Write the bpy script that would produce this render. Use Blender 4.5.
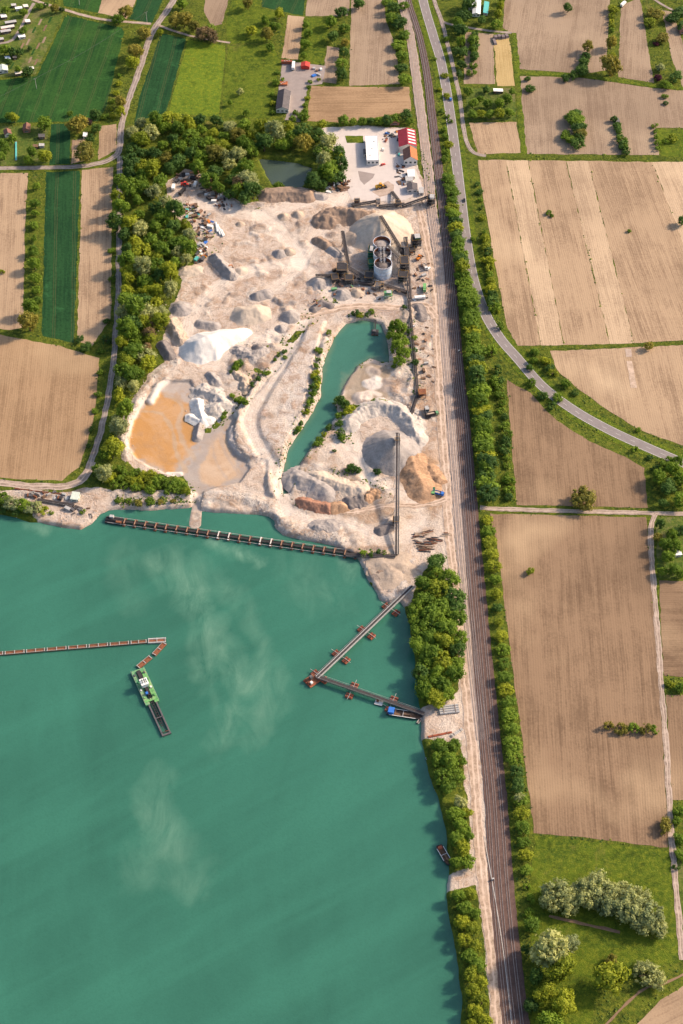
import bpy, bmesh, math, random
import numpy as np
from mathutils import Vector, Matrix
from mathutils.geometry import tessellate_polygon

for o in list(bpy.data.objects): bpy.data.objects.remove(o)
SC = bpy.context.scene
COL = SC.collection
RAD = math.radians

# ------------------------------------------------------------------ camera, sky, sun, exposure
W_PX, H_PX, FPX = 683, 1024, 1785.0
DEP = RAD(50.0)                      # the camera looks down at 50 degrees
MPP0 = 0.72                          # metres per pixel at the middle of the picture
DIST = MPP0 * FPX
FWD = Vector((0, math.cos(DEP), -math.sin(DEP)))
UPV = Vector((0, math.sin(DEP), math.cos(DEP)))
CAMP = -DIST * FWD
cam = bpy.data.objects.new('camera', bpy.data.cameras.new('camera')); COL.objects.link(cam)
cam.location = CAMP; cam.rotation_euler = (math.pi/2 - DEP, 0, 0)
cam.data.sensor_fit = 'VERTICAL'; cam.data.sensor_height = 36.0
cam.data.lens = 36.0 * FPX / H_PX
cam.data.clip_start = 5.0; cam.data.clip_end = 20000.0
SC.camera = cam

SUN_EL = RAD(31.0)
SUN_H = Vector((1.0, 0.42)).normalized()       # towards the sun: right and a little away
SUN_DIR = Vector((SUN_H.x*math.cos(SUN_EL), SUN_H.y*math.cos(SUN_EL), math.sin(SUN_EL)))
world = bpy.data.worlds.new('World'); SC.world = world; world.use_nodes = True
wn = world.node_tree.nodes; wl = world.node_tree.links
sky = wn.new('ShaderNodeTexSky'); sky.sky_type = 'NISHITA'; sky.sun_disc = False
sky.sun_elevation = SUN_EL; sky.sun_rotation = math.atan2(SUN_H.x, SUN_H.y)
sky.air_density = 1.0; sky.dust_density = 3.0; sky.ozone_density = 0.6
wl.new(sky.outputs[0], wn['Background'].inputs[0]); wn['Background'].inputs[1].default_value = 0.13
sl = bpy.data.lights.new('sun', 'SUN'); sl.energy = 3.7; sl.angle = RAD(4.0); sl.color = (1.0, 0.80, 0.60)
so = bpy.data.objects.new('sun', sl); COL.objects.link(so)
so.rotation_euler = SUN_DIR.to_track_quat('Z', 'Y').to_euler(); so.location = (600, 300, 600)
SC.view_settings.view_transform = 'Standard'; SC.view_settings.look = 'None'
SC.view_settings.gamma = 1.0; SC.view_settings.use_curve_mapping = False
SC.view_settings.exposure = 0.74

# ------------------------------------------------------------------ picture point -> point on the land
def P(px, py, z=0.0):
    u = float(px - W_PX/2)/FPX; v = float(py - H_PX/2)/FPX
    d = Vector((u, 0, 0)) + FWD - v*UPV
    t = (z - CAMP.z)/d.z
    return CAMP + d*t
def mpp(py):
    v = (py - H_PX/2)/FPX
    return MPP0*math.sin(DEP)/(math.sin(DEP) + v*math.cos(DEP))
def P2(pts, z=0.0): return [P(a, b, z).to_2d() for a, b in pts]

# ------------------------------------------------------------------ noise, distances (numpy)
def vnoise(x, y, scale, seed):
    r = np.random.RandomState(seed); T = r.rand(128, 128)
    fx = np.asarray(x)/scale; fy = np.asarray(y)/scale
    ix = np.floor(fx).astype(int); iy = np.floor(fy).astype(int)
    tx = fx-ix; ty = fy-iy; tx = tx*tx*(3-2*tx); ty = ty*ty*(3-2*ty)
    a = T[ix % 128, iy % 128]; b = T[(ix+1) % 128, iy % 128]; c = T[ix % 128, (iy+1) % 128]; d = T[(ix+1) % 128, (iy+1) % 128]
    return ((a*(1-tx)+b*tx)*(1-ty) + (c*(1-tx)+d*tx)*ty)*2-1
def fbm(x, y, scale, seed, n=4):
    s = 0; amp = 1; tot = 0
    for k in range(n):
        s = s + amp*vnoise(x, y, scale, seed+k); tot += amp; amp *= .5; scale *= .47
    return s/tot
def sdist(poly, X, Y):
    """signed distance, negative inside"""
    p = np.array([(a[0], a[1]) for a in poly]); n = len(p)
    best = np.full(X.shape, 1e12); inside = np.zeros(X.shape, bool)
    for i in range(n):
        x0, y0 = p[i]; x1, y1 = p[(i+1) % n]
        ex, ey = x1-x0, y1-y0; L = ex*ex+ey*ey+1e-9
        t = np.clip(((X-x0)*ex+(Y-y0)*ey)/L, 0, 1)
        best = np.minimum(best, (X-x0-t*ex)**2+(Y-y0-t*ey)**2)
        c = ((y0 > Y) != (y1 > Y))
        xi = x0 + (Y-y0)/(ey if abs(ey) > 1e-9 else 1e-9)*ex
        inside ^= c & (X < xi)
    d = np.sqrt(best)
    return np.where(inside, -d, d)
def ldist(line, X, Y):
    """distance to a polyline and the position 0..1 along it"""
    best = np.full(X.shape, 1e12); pos = np.zeros(X.shape); n = len(line)
    if n == 1:
        return np.hypot(X-line[0][0], Y-line[0][1]), pos
    for i in range(n-1):
        x0, y0 = line[i]; x1, y1 = line[i+1]
        ex, ey = x1-x0, y1-y0; L = ex*ex+ey*ey+1e-9
        t = np.clip(((X-x0)*ex+(Y-y0)*ey)/L, 0, 1)
        q = (X-x0-t*ex)**2+(Y-y0-t*ey)**2
        m = q < best; best = np.where(m, q, best); pos = np.where(m, (i+t)/(n-1), pos)
    return np.sqrt(best), pos
def sstep(a, b, x):
    t = np.clip((x-a)/(b-a), 0, 1); return t*t*(3-2*t)

# ------------------------------------------------------------------ materials
MATS = {}
class NT:
    def __init__(s, name):
        s.m = bpy.data.materials.new(name); s.m.use_nodes = True
        s.n = s.m.node_tree.nodes; s.l = s.m.node_tree.links; s.b = s.n['Principled BSDF']
        s.b.inputs['Specular IOR Level'].default_value = 0.25
        MATS[name] = s.m
    def node(s, t, **kw):
        nd = s.n.new(t)
        for k, v in kw.items():
            if k in nd.inputs: nd.inputs[k].default_value = v
            else: setattr(nd, k, v)
        return nd
    def noise(s, vec, scale, detail=4, rough=.6, dist=0):
        nd = s.node('ShaderNodeTexNoise'); nd.inputs['Scale'].default_value = scale; nd.inputs['Detail'].default_value = detail
        nd.inputs['Roughness'].default_value = rough; nd.inputs['Distortion'].default_value = dist
        if vec is not None: s.l.new(vec, nd.inputs['Vector'])
        return nd.outputs['Fac']
    def ramp(s, fac, a, b, ca=(0, 0, 0, 1), cb=(1, 1, 1, 1)):
        nd = s.node('ShaderNodeValToRGB'); e = nd.color_ramp.elements
        e[0].position = a; e[0].color = ca; e[1].position = b; e[1].color = cb
        s.l.new(fac, nd.inputs[0]); return nd.outputs[0]
    def mix(s, fac, a, b, mode='MIX'):
        nd = s.node('ShaderNodeMix', data_type='RGBA', blend_type=mode)
        for inp, v in ((nd.inputs[0], fac), (nd.inputs[6], a), (nd.inputs[7], b)):
            if isinstance(v, bpy.types.NodeSocket): s.l.new(v, inp)
            elif isinstance(v, (int, float)): inp.default_value = v
            else: inp.default_value = (*v[:3], 1)
        return nd.outputs[2]
    def math(s, op, a, b=0.0):
        nd = s.node('ShaderNodeMath', operation=op)
        for inp, v in ((nd.inputs[0], a), (nd.inputs[1], b)):
            if isinstance(v, bpy.types.NodeSocket): s.l.new(v, inp)
            else: inp.default_value = v
        return nd.outputs[0]
    def pos(s): return s.node('ShaderNodeNewGeometry').outputs['Position']
    def obj(s): return s.node('ShaderNodeTexCoord').outputs['Object']
    def scaled(s, vec, sc):
        nd = s.node('ShaderNodeVectorMath', operation='MULTIPLY'); s.l.new(vec, nd.inputs[0]); nd.inputs[1].default_value = sc
        return nd.outputs[0]
    def attr(s, name, out='Fac'):
        nd = s.node('ShaderNodeAttribute'); nd.attribute_name = name; return nd.outputs[out]
    def color(s, c):
        if isinstance(c, bpy.types.NodeSocket): s.l.new(c, s.b.inputs['Base Color'])
        else: s.b.inputs['Base Color'].default_value = (*c[:3], 1)
    def rough(s, r): s.b.inputs['Roughness'].default_value = r
    def bump(s, h, strength=.5, dist=.3):
        nd = s.node('ShaderNodeBump'); nd.inputs['Strength'].default_value = strength; nd.inputs['Distance'].default_value = dist
        s.l.new(h, nd.inputs['Height']); s.l.new(nd.outputs[0], s.b.inputs['Normal'])

def pmat(name, rgb, rough=.7, var=.25, scale=.6, metal=0.0, wear=None, wear_amt=.5):
    """plain procedural material: colour with noise variation, optional wear colour in patches"""
    t = NT(name); p = t.obj()
    f = t.noise(p, scale, 5)
    c = t.mix(t.ramp(f, .3, .7), tuple(x*(1-var) for x in rgb), tuple(min(1, x*(1+var)) for x in rgb))
    if wear:
        w = t.ramp(t.noise(p, scale*.6, 6, .7), .62-.25*wear_amt, .70)
        c = t.mix(w, c, wear)
    t.color(c); t.rough(rough); t.b.inputs['Metallic'].default_value = metal
    return t.m

def soil_mat(name, c1, c2, c3, pitch=1.7, stripe=.5, bump=.5, drift=.5):
    if 'soil' in name: c1, c2, c3 = [(c[0]*1.07, c[1]*1.03, c[2]*.92) for c in (c1, c2, c3)]
    t = NT(name); uv = t.node('ShaderNodeUVMap').outputs[0]; p = t.pos()
    wob = t.noise(p, .02, 2)
    sep = t.node('ShaderNodeSeparateXYZ'); t.l.new(uv, sep.inputs[0])
    across = t.math('ADD', sep.outputs[0], t.math('MULTIPLY', wob, 3.0))
    wave = t.math('SINE', t.math('MULTIPLY', across, 2*math.pi/pitch))
    wave2 = t.math('SINE', t.math('MULTIPLY', across, 2*math.pi/(pitch*3.7)))
    st = t.noise(t.scaled(uv, (.55, .02, 1)), 1.0, 5, .72)
    st2 = t.noise(t.scaled(uv, (.09, .006, 1)), 1.0, 3, .6)
    big = t.noise(p, .018, 6, .68)
    fine = t.noise(p, .55, 5, .75)
    f = t.math('ADD', t.math('MULTIPLY', st, .55), t.math('MULTIPLY', big, .9*drift+.1))
    f = t.math('ADD', f, t.math('MULTIPLY', st2, .38))
    f = t.math('ADD', f, t.math('MULTIPLY', fine, .42))
    f = t.math('ADD', f, t.math('MULTIPLY', wave, .020*stripe))
    f = t.math('ADD', f, t.math('MULTIPLY', wave2, .022*stripe))
    lo = .77+.45*(drift-.5)
    c = t.mix(t.ramp(f, lo+.06, lo+.30), c1, c2)
    pale = t.ramp(t.noise(p, .011, 3, .5), .56, .74)
    c = t.mix(t.math('MULTIPLY', pale, .75), c, c3)
    spk = t.ramp(t.noise(p, 1.1, 3, .8), .66, .74)
    c = t.mix(t.math('MULTIPLY', spk, .40), c, tuple(x*.5 for x in c1))
    if name.startswith('crop'):      # tractor tramlines in pairs and thin spots
        tl = t.math('SINE', t.math('MULTIPLY', across, 2*math.pi/15)); tl2 = t.math('SINE', t.math('ADD', t.math('MULTIPLY', across, 2*math.pi/15), .75))
        c = t.mix(t.math('MULTIPLY', t.ramp(t.math('MAXIMUM', tl, tl2), .985, .998), .55), c, (.085, .085, .035))
        c = t.mix(t.math('MULTIPLY', t.ramp(t.noise(p, .05, 6, .7, .8), .56, .70), .6), c, tuple(x*1.9 for x in c2))
        c = t.mix(t.math('MULTIPLY', t.ramp(t.noise(p, .4, 5, .8), .48, .62), .5), c, tuple(x*.6 for x in c1))
    else:                            # damp, darker patches
        c = t.mix(t.math('MULTIPLY', t.ramp(t.noise(p, .0065, 4, .6, .5), .48, .66), .38), c, tuple(x*.82 for x in c1))
    t.color(c); t.rough(.95); t.b.inputs['Specular IOR Level'].default_value = .1
    h = t.math('ADD', t.math('MULTIPLY', wave, .16), t.math('MULTIPLY', fine, 1.6))
    t.bump(h, bump, .22)
    return t.m
# ploughed soil in the tones the photo shows; c3 is the tone of the broad pale patches
soil_mat('soil_tan', (.235, .165, .120), (.375, .275, .200), (.50, .385, .285))
soil_mat('soil_brown', (.150, .100, .070), (.245, .168, .118), (.42, .31, .215))
soil_mat('soil_grey', (.205, .150, .118), (.310, .238, .188), (.40, .315, .245))
soil_mat('soil_warm', (.230, .152, .098), (.350, .240, .158), (.46, .34, .23))
soil_mat('soil_pale', (.31, .228, .170), (.46, .350, .262), (.57, .45, .335))
soil_mat('soil_straw', (.33, .24, .115), (.43, .325, .17), (.50, .39, .22))
soil_mat('crop_dark', (.010, .042, .016), (.020, .070, .024), (.028, .085, .026), 3.2, .8, .4)
soil_mat('crop_mid', (.014, .054, .014), (.030, .088, .019), (.060, .125, .022), 3.2, .5, .4)

def grass_mat(name, a, b, c, dry, dry_lo=.6):
    t = NT(name); p = t.pos()
    f = t.noise(p, .035, 7, .75); g = t.noise(p, .30, 6, .8)
    col = t.mix(t.ramp(f, .35, .65), a, b)
    col = t.mix(t.ramp(g, .46, .60), col, c); col = t.mix(t.math('MULTIPLY', t.ramp(t.noise(p, .16, 6, .8, .5), .50, .64), .7), col, tuple(x*.55 for x in a))
    col = t.mix(t.math('MULTIPLY', t.ramp(t.noise(p, .03, 5, .7, .6), dry_lo, dry_lo+.14), .7), col, dry)
    t.color(col); t.rough(.9); t.b.inputs['Specular IOR Level'].default_value = .1
    t.bump(t.math('ADD', t.noise(p, .9, 5, .8), f), 1.0, 1.0)
    return t.m
GR = dict(a=(.040, .066, .010), b=(.105, .142, .014), c=(.150, .165, .020), dry=(.21, .165, .06))
grass_mat('grass', **GR)
grass_mat('meadow', (.050, .090, .010), (.115, .162, .013), (.165, .195, .018), (.19, .16, .045), .60)
grass_mat('meadow_yellow', (.085, .155, .014), (.140, .205, .018), (.205, .240, .018), (.24, .22, .02), .58)
grass_mat('garden_grass', (.060, .110, .020), (.110, .150, .026), (.150, .175, .035), (.24, .19, .10), .52)

def ground_mat():
    t = NT('ground'); p = t.pos()
    f = t.noise(p, .05, 6, .7); g = t.noise(p, .35, 5, .75)
    gr = t.mix(t.ramp(f, .35, .65), GR['a'], GR['b']); gr = t.mix(t.ramp(g, .46, .60), gr, GR['c']); gr = t.mix(t.math('MULTIPLY', t.ramp(t.noise(p, .16, 6, .8, .5), .50, .64), .7), gr, tuple(x*.55 for x in GR['a']))
    gr = t.mix(t.math('MULTIPLY', t.ramp(t.noise(p, .03, 5, .7, .6), .6, .74), .7), gr, GR['dry'])
    so = t.attr('soil', 'Color'); va = t.attr('soil', 'Alpha')
    n1 = t.noise(p, .12, 6, .72, .8); n2 = t.noise(p, .7, 5, .8); n3 = t.noise(p, .035, 4, .6, 1.2)
    so = t.mix(t.math('MULTIPLY', t.math('MULTIPLY', t.ramp(n1, .44, .60), .62), va), so, (.40, .245, .150), 'MIX')
    so = t.mix(t.math('MULTIPLY', t.math('MULTIPLY', t.ramp(n3, .46, .62), .6), va), so, (.75, .65, .56))
    n4 = t.noise(p, .33, 6, .75, 1.0)
    so = t.mix(t.math('MULTIPLY', t.math('MULTIPLY', t.ramp(n4, .54, .68), .6), va), so, (.30, .215, .165))
    so = t.mix(t.math('MULTIPLY', t.math('ADD', va, .12), .62), so, t.mix(t.ramp(n2, .25, .75), (.50, .48, .46), (1.0, 1.0, 1.0)), 'MULTIPLY')
    m = t.math('ADD', t.attr('bare'), t.math('MULTIPLY', t.math('SUBTRACT', t.noise(p, .25, 5, .7), .5), .7))
    t.color(t.mix(t.ramp(m, .42, .56), gr, so)); t.rough(.95); t.b.inputs['Specular IOR Level'].default_value = .12
    t.bump(t.math('MULTIPLY', t.math('ADD', t.math('MULTIPLY', n1, 1.6), t.math('MULTIPLY', n2, 1.1)), va), .85, .9)
    return t.m
ground_mat()

def heap_mat(name, c, var=.2, rib=.5):
    t = NT(name); p = t.pos()
    n1 = t.noise(p, .18, 5, .7, .5); n2 = t.noise(p, 1.0, 5, .8)
    col = t.mix(t.ramp(n1, .35, .68), tuple(x*(1-var) for x in c), tuple(min(.8, x*(1+var)) for x in c))
    col = t.mix(.5, col, t.mix(t.ramp(n2, .25, .75), (.62, .62, .62), (1, 1, 1)), 'MULTIPLY')
    t.color(col); t.rough(.95); t.b.inputs['Specular IOR Level'].default_value = .1
    t.bump(t.math('ADD', n1, n2), rib, .6)
pmat('rock', (.42, .365, .32), .95, .45, .25)
heap_mat('heap_white', (.74, .70, .655), .06, .35)
heap_mat('heap_chalk', (.52, .465, .42), .22, .7)
heap_mat('heap_grey', (.36, .32, .30))
heap_mat('heap_dark', (.22, .19, .18))
heap_mat('heap_sand', (.56, .46, .37), .12, .3)
heap_mat('heap_tan', (.47, .37, .29))
heap_mat('heap_brown', (.33, .235, .175))
heap_mat('heap_red', (.36, .19, .13))
heap_mat('heap_orange', (.46, .285, .175), .4)

def water_mat(name, deep, silt, shallow):
    t = NT(name); p = t.pos()
    a = t.attr('silt'); sh = t.attr('shallow')
    n = t.noise(t.scaled(p, (1.0, .45, 1)), .05, 6, .68, .9); n2 = t.noise(t.scaled(p, (1, .35, 1)), .012, 4, .6, .8)
    c = t.mix(t.ramp(n2, .32, .70), deep, tuple(x*1.35 for x in deep))
    rot = t.node('ShaderNodeMapping', vector_type='TEXTURE'); rot.inputs['Rotation'].default_value = (0, 0, RAD(32)); rot.inputs['Scale'].default_value = (190, 26, 1); t.l.new(p, rot.inputs['Vector'])
    c = t.mix(t.math('MULTIPLY', t.ramp(t.noise(rot.outputs[0], 1.0, 4, .6, .4), .42, .66), .55), c, tuple(x*1.45 for x in deep))  # cloud and sky reflections put into the colour as diagonal lighter bands
    c = t.mix(t.math('MULTIPLY', t.ramp(t.noise(p, .8, 3, .8), .45, .7), .22), c, tuple(x*.6 for x in deep))
    c = t.mix(sh, c, shallow)
    s = t.math('MULTIPLY', a, t.ramp(n, .34, .66))
    c = t.mix(s, c, silt)
    t.color(c); t.rough(.22); t.b.inputs['Specular IOR Level'].default_value = .35
    w = t.math('ADD', t.noise(p, .55, 4, .7), t.math('MULTIPLY', t.noise(p, .08, 3), .8))
    t.bump(w, .22, .4)
    t.m.node_tree.nodes['Principled BSDF'].subsurface_method = 'BURLEY'
    t.b.inputs['Subsurface Weight'].default_value = .75; t.b.inputs['Subsurface Radius'].default_value = (1, 1, 1); t.b.inputs['Subsurface Scale'].default_value = 2.5
water_mat('lake_water', (.029, .119, .081), (.150, .290, .205), (.056, .180, .125))
water_mat('pond_water', (.040, .130, .095), (.230, .250, .170), (.120, .190, .120))
water_mat('dark_pond_water', (.050, .072, .055), (.06, .08, .06), (.07, .085, .06))

def road_mat(name, c1, c2, c3, sc=.15):
    t = NT(name); uv = t.node('ShaderNodeUVMap').outputs[0]; p = t.pos()
    sep = t.node('ShaderNodeSeparateXYZ'); t.l.new(uv, sep.inputs[0])
    lane = t.math('ABSOLUTE', t.math('SINE', t.math('MULTIPLY', sep.outputs[0], math.pi)))
    n = t.noise(p, sc, 6, .7); f = t.noise(p, 1.2, 4, .8)
    st = t.noise(t.scaled(uv, (14, .05, 1)), 1.0, 4)
    c = t.mix(t.ramp(t.math('ADD', t.math('MULTIPLY', n, .6), t.math('MULTIPLY', st, .4)), .38, .62), c1, c2)
    c = t.mix(t.math('MULTIPLY', t.ramp(f, .5, .75), .5), c, c3)
    if name in ('dirt_road', 'farm_road', 'haul_road'):      # wheel ruts, a rougher crown and shoulders
        rut = t.math('ABSOLUTE', t.math('SINE', t.math('MULTIPLY', t.math('ADD', sep.outputs[0], t.math('MULTIPLY', t.noise(p, .06, 2), .12)), 2*math.pi)))
        c = t.mix(t.math('MULTIPLY', t.ramp(rut, .55, .15), t.ramp(t.noise(p, .2, 5, .75), .35, .62)), c, tuple(x*.62 for x in c3))
        c = t.mix(t.math('MULTIPLY', t.ramp(t.noise(p, .09, 5, .75, .6), .52, .66), .55), c, tuple(x*.7 for x in c1))
    t.color(c); t.rough(.9); t.b.inputs['Specular IOR Level'].default_value = .15
    t.bump(f, .4, .15)
road_mat('asphalt', (.215, .185, .180), (.265, .232, .225), (.20, .175, .17))
road_mat('asphalt_yard', (.26, .215, .20), (.34, .285, .26), (.22, .18, .17))
road_mat('dirt_road', (.40, .305, .245), (.54, .43, .355), (.34, .255, .20))
road_mat('farm_road', (.33, .27, .235), (.43, .355, .31), (.29, .23, .195))
road_mat('haul_road', (.52, .38, .285), (.66, .52, .42), (.44, .31, .22))
road_mat('concrete_yard', (.52, .455, .42), (.60, .53, .49), (.45, .39, .36))
road_mat('ballast', (.092, .056, .048), (.160, .102, .084), (.055, .034, .032), .25)
road_mat('siding_ground', (.34, .25, .20), (.52, .41, .34), (.22, .155, .12), .3)

pmat('white_paint', (.72, .71, .69), .5, .08); pmat('white_roof', (.80, .79, .77), .6, .04)
pmat('line_paint', (.55, .53, .50), .8, .15)
pmat('steel_grey', (.13, .122, .125), .55, .25, 1, .3); pmat('steel_dark', (.042, .037, .039), .6, .3)
pmat('steel_pale', (.46, .44, .42), .5, .2, 1, .2)
pmat('rubber', (.035, .033, .033), .8, .2); pmat('belt', (.06, .05, .05), .85, .3)
pmat('rust', (.22, .085, .045), .85, .35, .8); pmat('rust_red', (.34, .10, .055), .8, .3, .8)
pmat('rust_dusty', (.30, .17, .11), .85, .3, .8)
pmat('rail_steel', (.40, .345, .32), .45, .2, 1, .5)
pmat('sleeper_wood', (.085, .06, .05), .9, .3)
pmat('silo_blue', (.55, .62, .72), .5, .10, .3, 0, (.40, .40, .42), .2)
pmat('green_paint', (.12, .31, .15), .6, .3, .4, 0, (.34, .40, .22), .6)
pmat('green_bright', (.15, .38, .13), .55, .25, .5, 0, (.36, .42, .20), .5); pmat('green_dark', (.02, .12, .06), .5, .2)
pmat('yellow_paint', (.58, .30, .03), .5, .15); pmat('orange_paint', (.60, .19, .03), .5, .15)
pmat('blue_paint', (.04, .16, .52), .45, .15); pmat('red_paint', (.52, .05, .035), .5, .15)
pmat('teal_paint', (.10, .42, .40), .5, .15); pmat('black_paint', (.025, .025, .03), .35, .2)
pmat('roof_dark', (.062, .054, .062), .7, .2, .4); pmat('roof_dark_b', (.10, .088, .092), .7, .2, .4)
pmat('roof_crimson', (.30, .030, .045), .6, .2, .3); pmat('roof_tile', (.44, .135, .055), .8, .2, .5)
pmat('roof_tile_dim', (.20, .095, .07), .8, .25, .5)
pmat('plaster', (.62, .57, .52), .8, .1); pmat('plaster_pale', (.70, .67, .63), .8, .08)
pmat('glass_dark', (.05, .07, .08), .12, .2); pmat('brick_wall', (.33, .16, .11), .85, .2)
pmat('wood_brown', (.16, .095, .06), .85, .3); pmat('log_pale', (.42, .33, .25), .85, .25)
pmat('concrete', (.45, .42, .39), .85, .15, .5); pmat('hay_cover', (.20, .16, .16), .7, .25)
pmat('canvas_pale', (.55, .60, .52), .7, .12)

FOL = {'g': (0.141, 0.226, 0.024), 'd': (0.073, 0.141, 0.028), 'y': (0.242, 0.288, 0.023), 's': (0.297, 0.336, 0.127),
       'o': (0.220, 0.207, 0.037), 'p': (0.094, 0.026, 0.042), 'b': (0.187, 0.139, 0.064)}
for k, c in FOL.items():
    t = NT('foliage_'+k); p = t.pos()
    oi = t.node('ShaderNodeObjectInfo').outputs['Random']
    n = t.noise(p, .22, 4, .7); n2 = t.noise(p, 1.3, 3, .7)
    f = t.math('ADD', t.math('MULTIPLY', n, .6), t.math('ADD', t.math('MULTIPLY', oi, .35), t.math('MULTIPLY', n2, .25)))
    hi = (c[0]*1.5, c[1]*1.35, c[2]*1.3); lo = (c[0]*.5, c[1]*.6, c[2]*.85)
    col = t.mix(t.ramp(f, .30, .86), lo, hi)
    t.color(col); t.rough(.65); t.b.inputs['Specular IOR Level'].default_value = .12
    tr = t.node('ShaderNodeBsdfTranslucent'); t.l.new(t.mix(.5, col, (c[0]*1.9, c[1]*1.7, c[2])), tr.inputs[0])
    ms = t.node('ShaderNodeMixShader'); ms.inputs[0].default_value = .32
    out = t.n['Material Output']
    t.l.new(t.b.outputs[0], ms.inputs[1]); t.l.new(tr.outputs[0], ms.inputs[2]); t.l.new(ms.outputs[0], out.inputs[0])
pmat('tuft_light', (.135, .165, .020), .9, .4, .08)
pmat('tuft_dark', (.050, .090, .014), .9, .4, .08)
pmat('bark', (.085, .062, .045), .9, .3)

# ------------------------------------------------------------------ object helpers
def tag(o, label=None, cat=None, group=None, kind=None):
    if label: o['label'] = label
    if cat: o['category'] = cat
    if group: o['group'] = group
    if kind: o['kind'] = kind
    return o
def link(name, me, parent=None, loc=None):
    o = bpy.data.objects.new(name, me); COL.objects.link(o)
    if parent: o.parent = parent
    if loc is not None: o.location = loc
    return o
def thing(name, label, cat, loc, rz=0, group=None):
    o = bpy.data.objects.new(name, None); COL.objects.link(o); o.empty_display_size = .5
    o.location = loc; o.rotation_euler = (0, 0, rz)
    return tag(o, label, cat, group)
def copy_tree(o, parent=None):
    c = o.copy(); COL.objects.link(c); c.parent = parent
    for ch in o.children: copy_tree(ch, c)
    return c
class MB:
    """collects boxes, bars, tubes, prisms; build() links them as one mesh"""
    def __init__(s): s.v = []; s.f = []
    def add(s, vs, fs):
        b = len(s.v); s.v += [tuple(x) for x in vs]; s.f += [tuple(i+b for i in f) for f in fs]; return s
    def box(s, c, d, rz=0, taper=1.0):
        hx, hy, hz = d[0]/2, d[1]/2, d[2]/2; cs, sn = math.cos(rz), math.sin(rz); vs = []
        for z in (-1, 1):
            k = taper if z > 0 else 1
            for x, y in ((-1, -1), (1, -1), (1, 1), (-1, 1)):
                X, Y = x*hx*k, y*hy*k
                vs.append((c[0]+X*cs-Y*sn, c[1]+X*sn+Y*cs, c[2]+z*hz))
        return s.add(vs, [(3, 2, 1, 0), (4, 5, 6, 7), (0, 1, 5, 4), (1, 2, 6, 5), (2, 3, 7, 6), (3, 0, 4, 7)])
    def bar(s, p, q, w, h=None):
        p, q = Vector(p), Vector(q); h = h or w; d = (q-p)
        if d.length < 1e-6: return s
        d.normalize(); up = Vector((0, 0, 1)) if abs(d.z) < .95 else Vector((0, 1, 0))
        sd = d.cross(up).normalized(); u = sd.cross(d).normalized(); vs = []
        for a in (p, q):
            for x, y in ((-1, -1), (1, -1), (1, 1), (-1, 1)): vs.append(a+sd*(x*w/2)+u*(y*h/2))
        return s.add(vs, [(3, 2, 1, 0), (4, 5, 6, 7), (0, 1, 5, 4), (1, 2, 6, 5), (2, 3, 7, 6), (3, 0, 4, 7)])
    def tube(s, p, q, r, n=10, r2=None, caps=True):
        p, q = Vector(p), Vector(q); r2 = r if r2 is None else r2; d = (q-p).normalized()
        up = Vector((0, 0, 1)) if abs(d.z) < .95 else Vector((0, 1, 0))
        a = d.cross(up).normalized(); b = a.cross(d).normalized(); vs = []
        for c, R in ((p, r), (q, r2)):
            for k in range(n):
                t = 2*math.pi*k/n; vs.append(c+(a*math.cos(t)+b*math.sin(t))*R)
        fs = [(k, (k+1) % n, n+(k+1) % n, n+k) for k in range(n)]
        if caps: fs += [tuple(range(n-1, -1, -1)), tuple(range(n, 2*n))]
        return s.add(vs, fs)
    def prism(s, pts, y0, y1):
        """outline in x,z pushed from y0 to y1"""
        n = len(pts); vs = [(x, y0, z) for x, z in pts]+[(x, y1, z) for x, z in pts]
        fs = [(k, (k+1) % n, n+(k+1) % n, n+k) for k in range(n)]+[tuple(range(n-1, -1, -1)), tuple(range(n, 2*n))]
        return s.add(vs, fs)
    def slab(s, pts, z0, z1):
        n = len(pts); vs = [(p[0], p[1], z0) for p in pts]+[(p[0], p[1], z1) for p in pts]
        fs = [(k, (k+1) % n, n+(k+1) % n, n+k) for k in range(n)]+[tuple(range(n-1, -1, -1)), tuple(range(n, 2*n))]
        return s.add(vs, fs)
    def mesh(s, name, mat):
        me = bpy.data.meshes.new(name); me.from_pydata(s.v, [], s.f); me.update()
        bm = bmesh.new(); bm.from_mesh(me); bmesh.ops.recalc_face_normals(bm, faces=bm.faces); bm.to_mesh(me); bm.free()
        me.materials.append(MATS[mat]); return me
    def build(s, name, mat, parent=None): return link(name, s.mesh(name, mat), parent)

def crom(pts, step=4.0):
    pts = [Vector(p) for p in pts]
    if len(pts) < 3:
        n = max(1, int((pts[1]-pts[0]).length/step)); return [pts[0].lerp(pts[1], k/n) for k in range(n+1)]
    q = [pts[0]*2-pts[1]]+pts+[pts[-1]*2-pts[-2]]; out = []
    for i in range(1, len(q)-2):
        a, b, c, d = q[i-1:i+3]; n = max(1, int((c-b).length/step))
        for k in range(n):
            t = k/n; out.append(.5*((2*b)+(c-a)*t+(2*a-5*b+4*c-d)*t*t+(3*b-a-3*c+d)*t*t*t))
    return out+[pts[-1]]
def densify(pts, step, jit, rnd):
    out = []; n = len(pts)
    for i in range(n):
        a, b = pts[i], pts[(i+1) % n]; L = (b-a).length; m = max(1, int(L/step)); nx = Vector((a.y-b.y, b.x-a.x))/max(L, 1e-6)
        for k in range(m):
            out.append(a.lerp(b, k/m)+nx*(rnd.uniform(-jit, jit)))
    return out
ZC = [0]
ZST = .0013
def zup(): ZC[0] += 1; return ZC[0]*ZST
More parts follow.
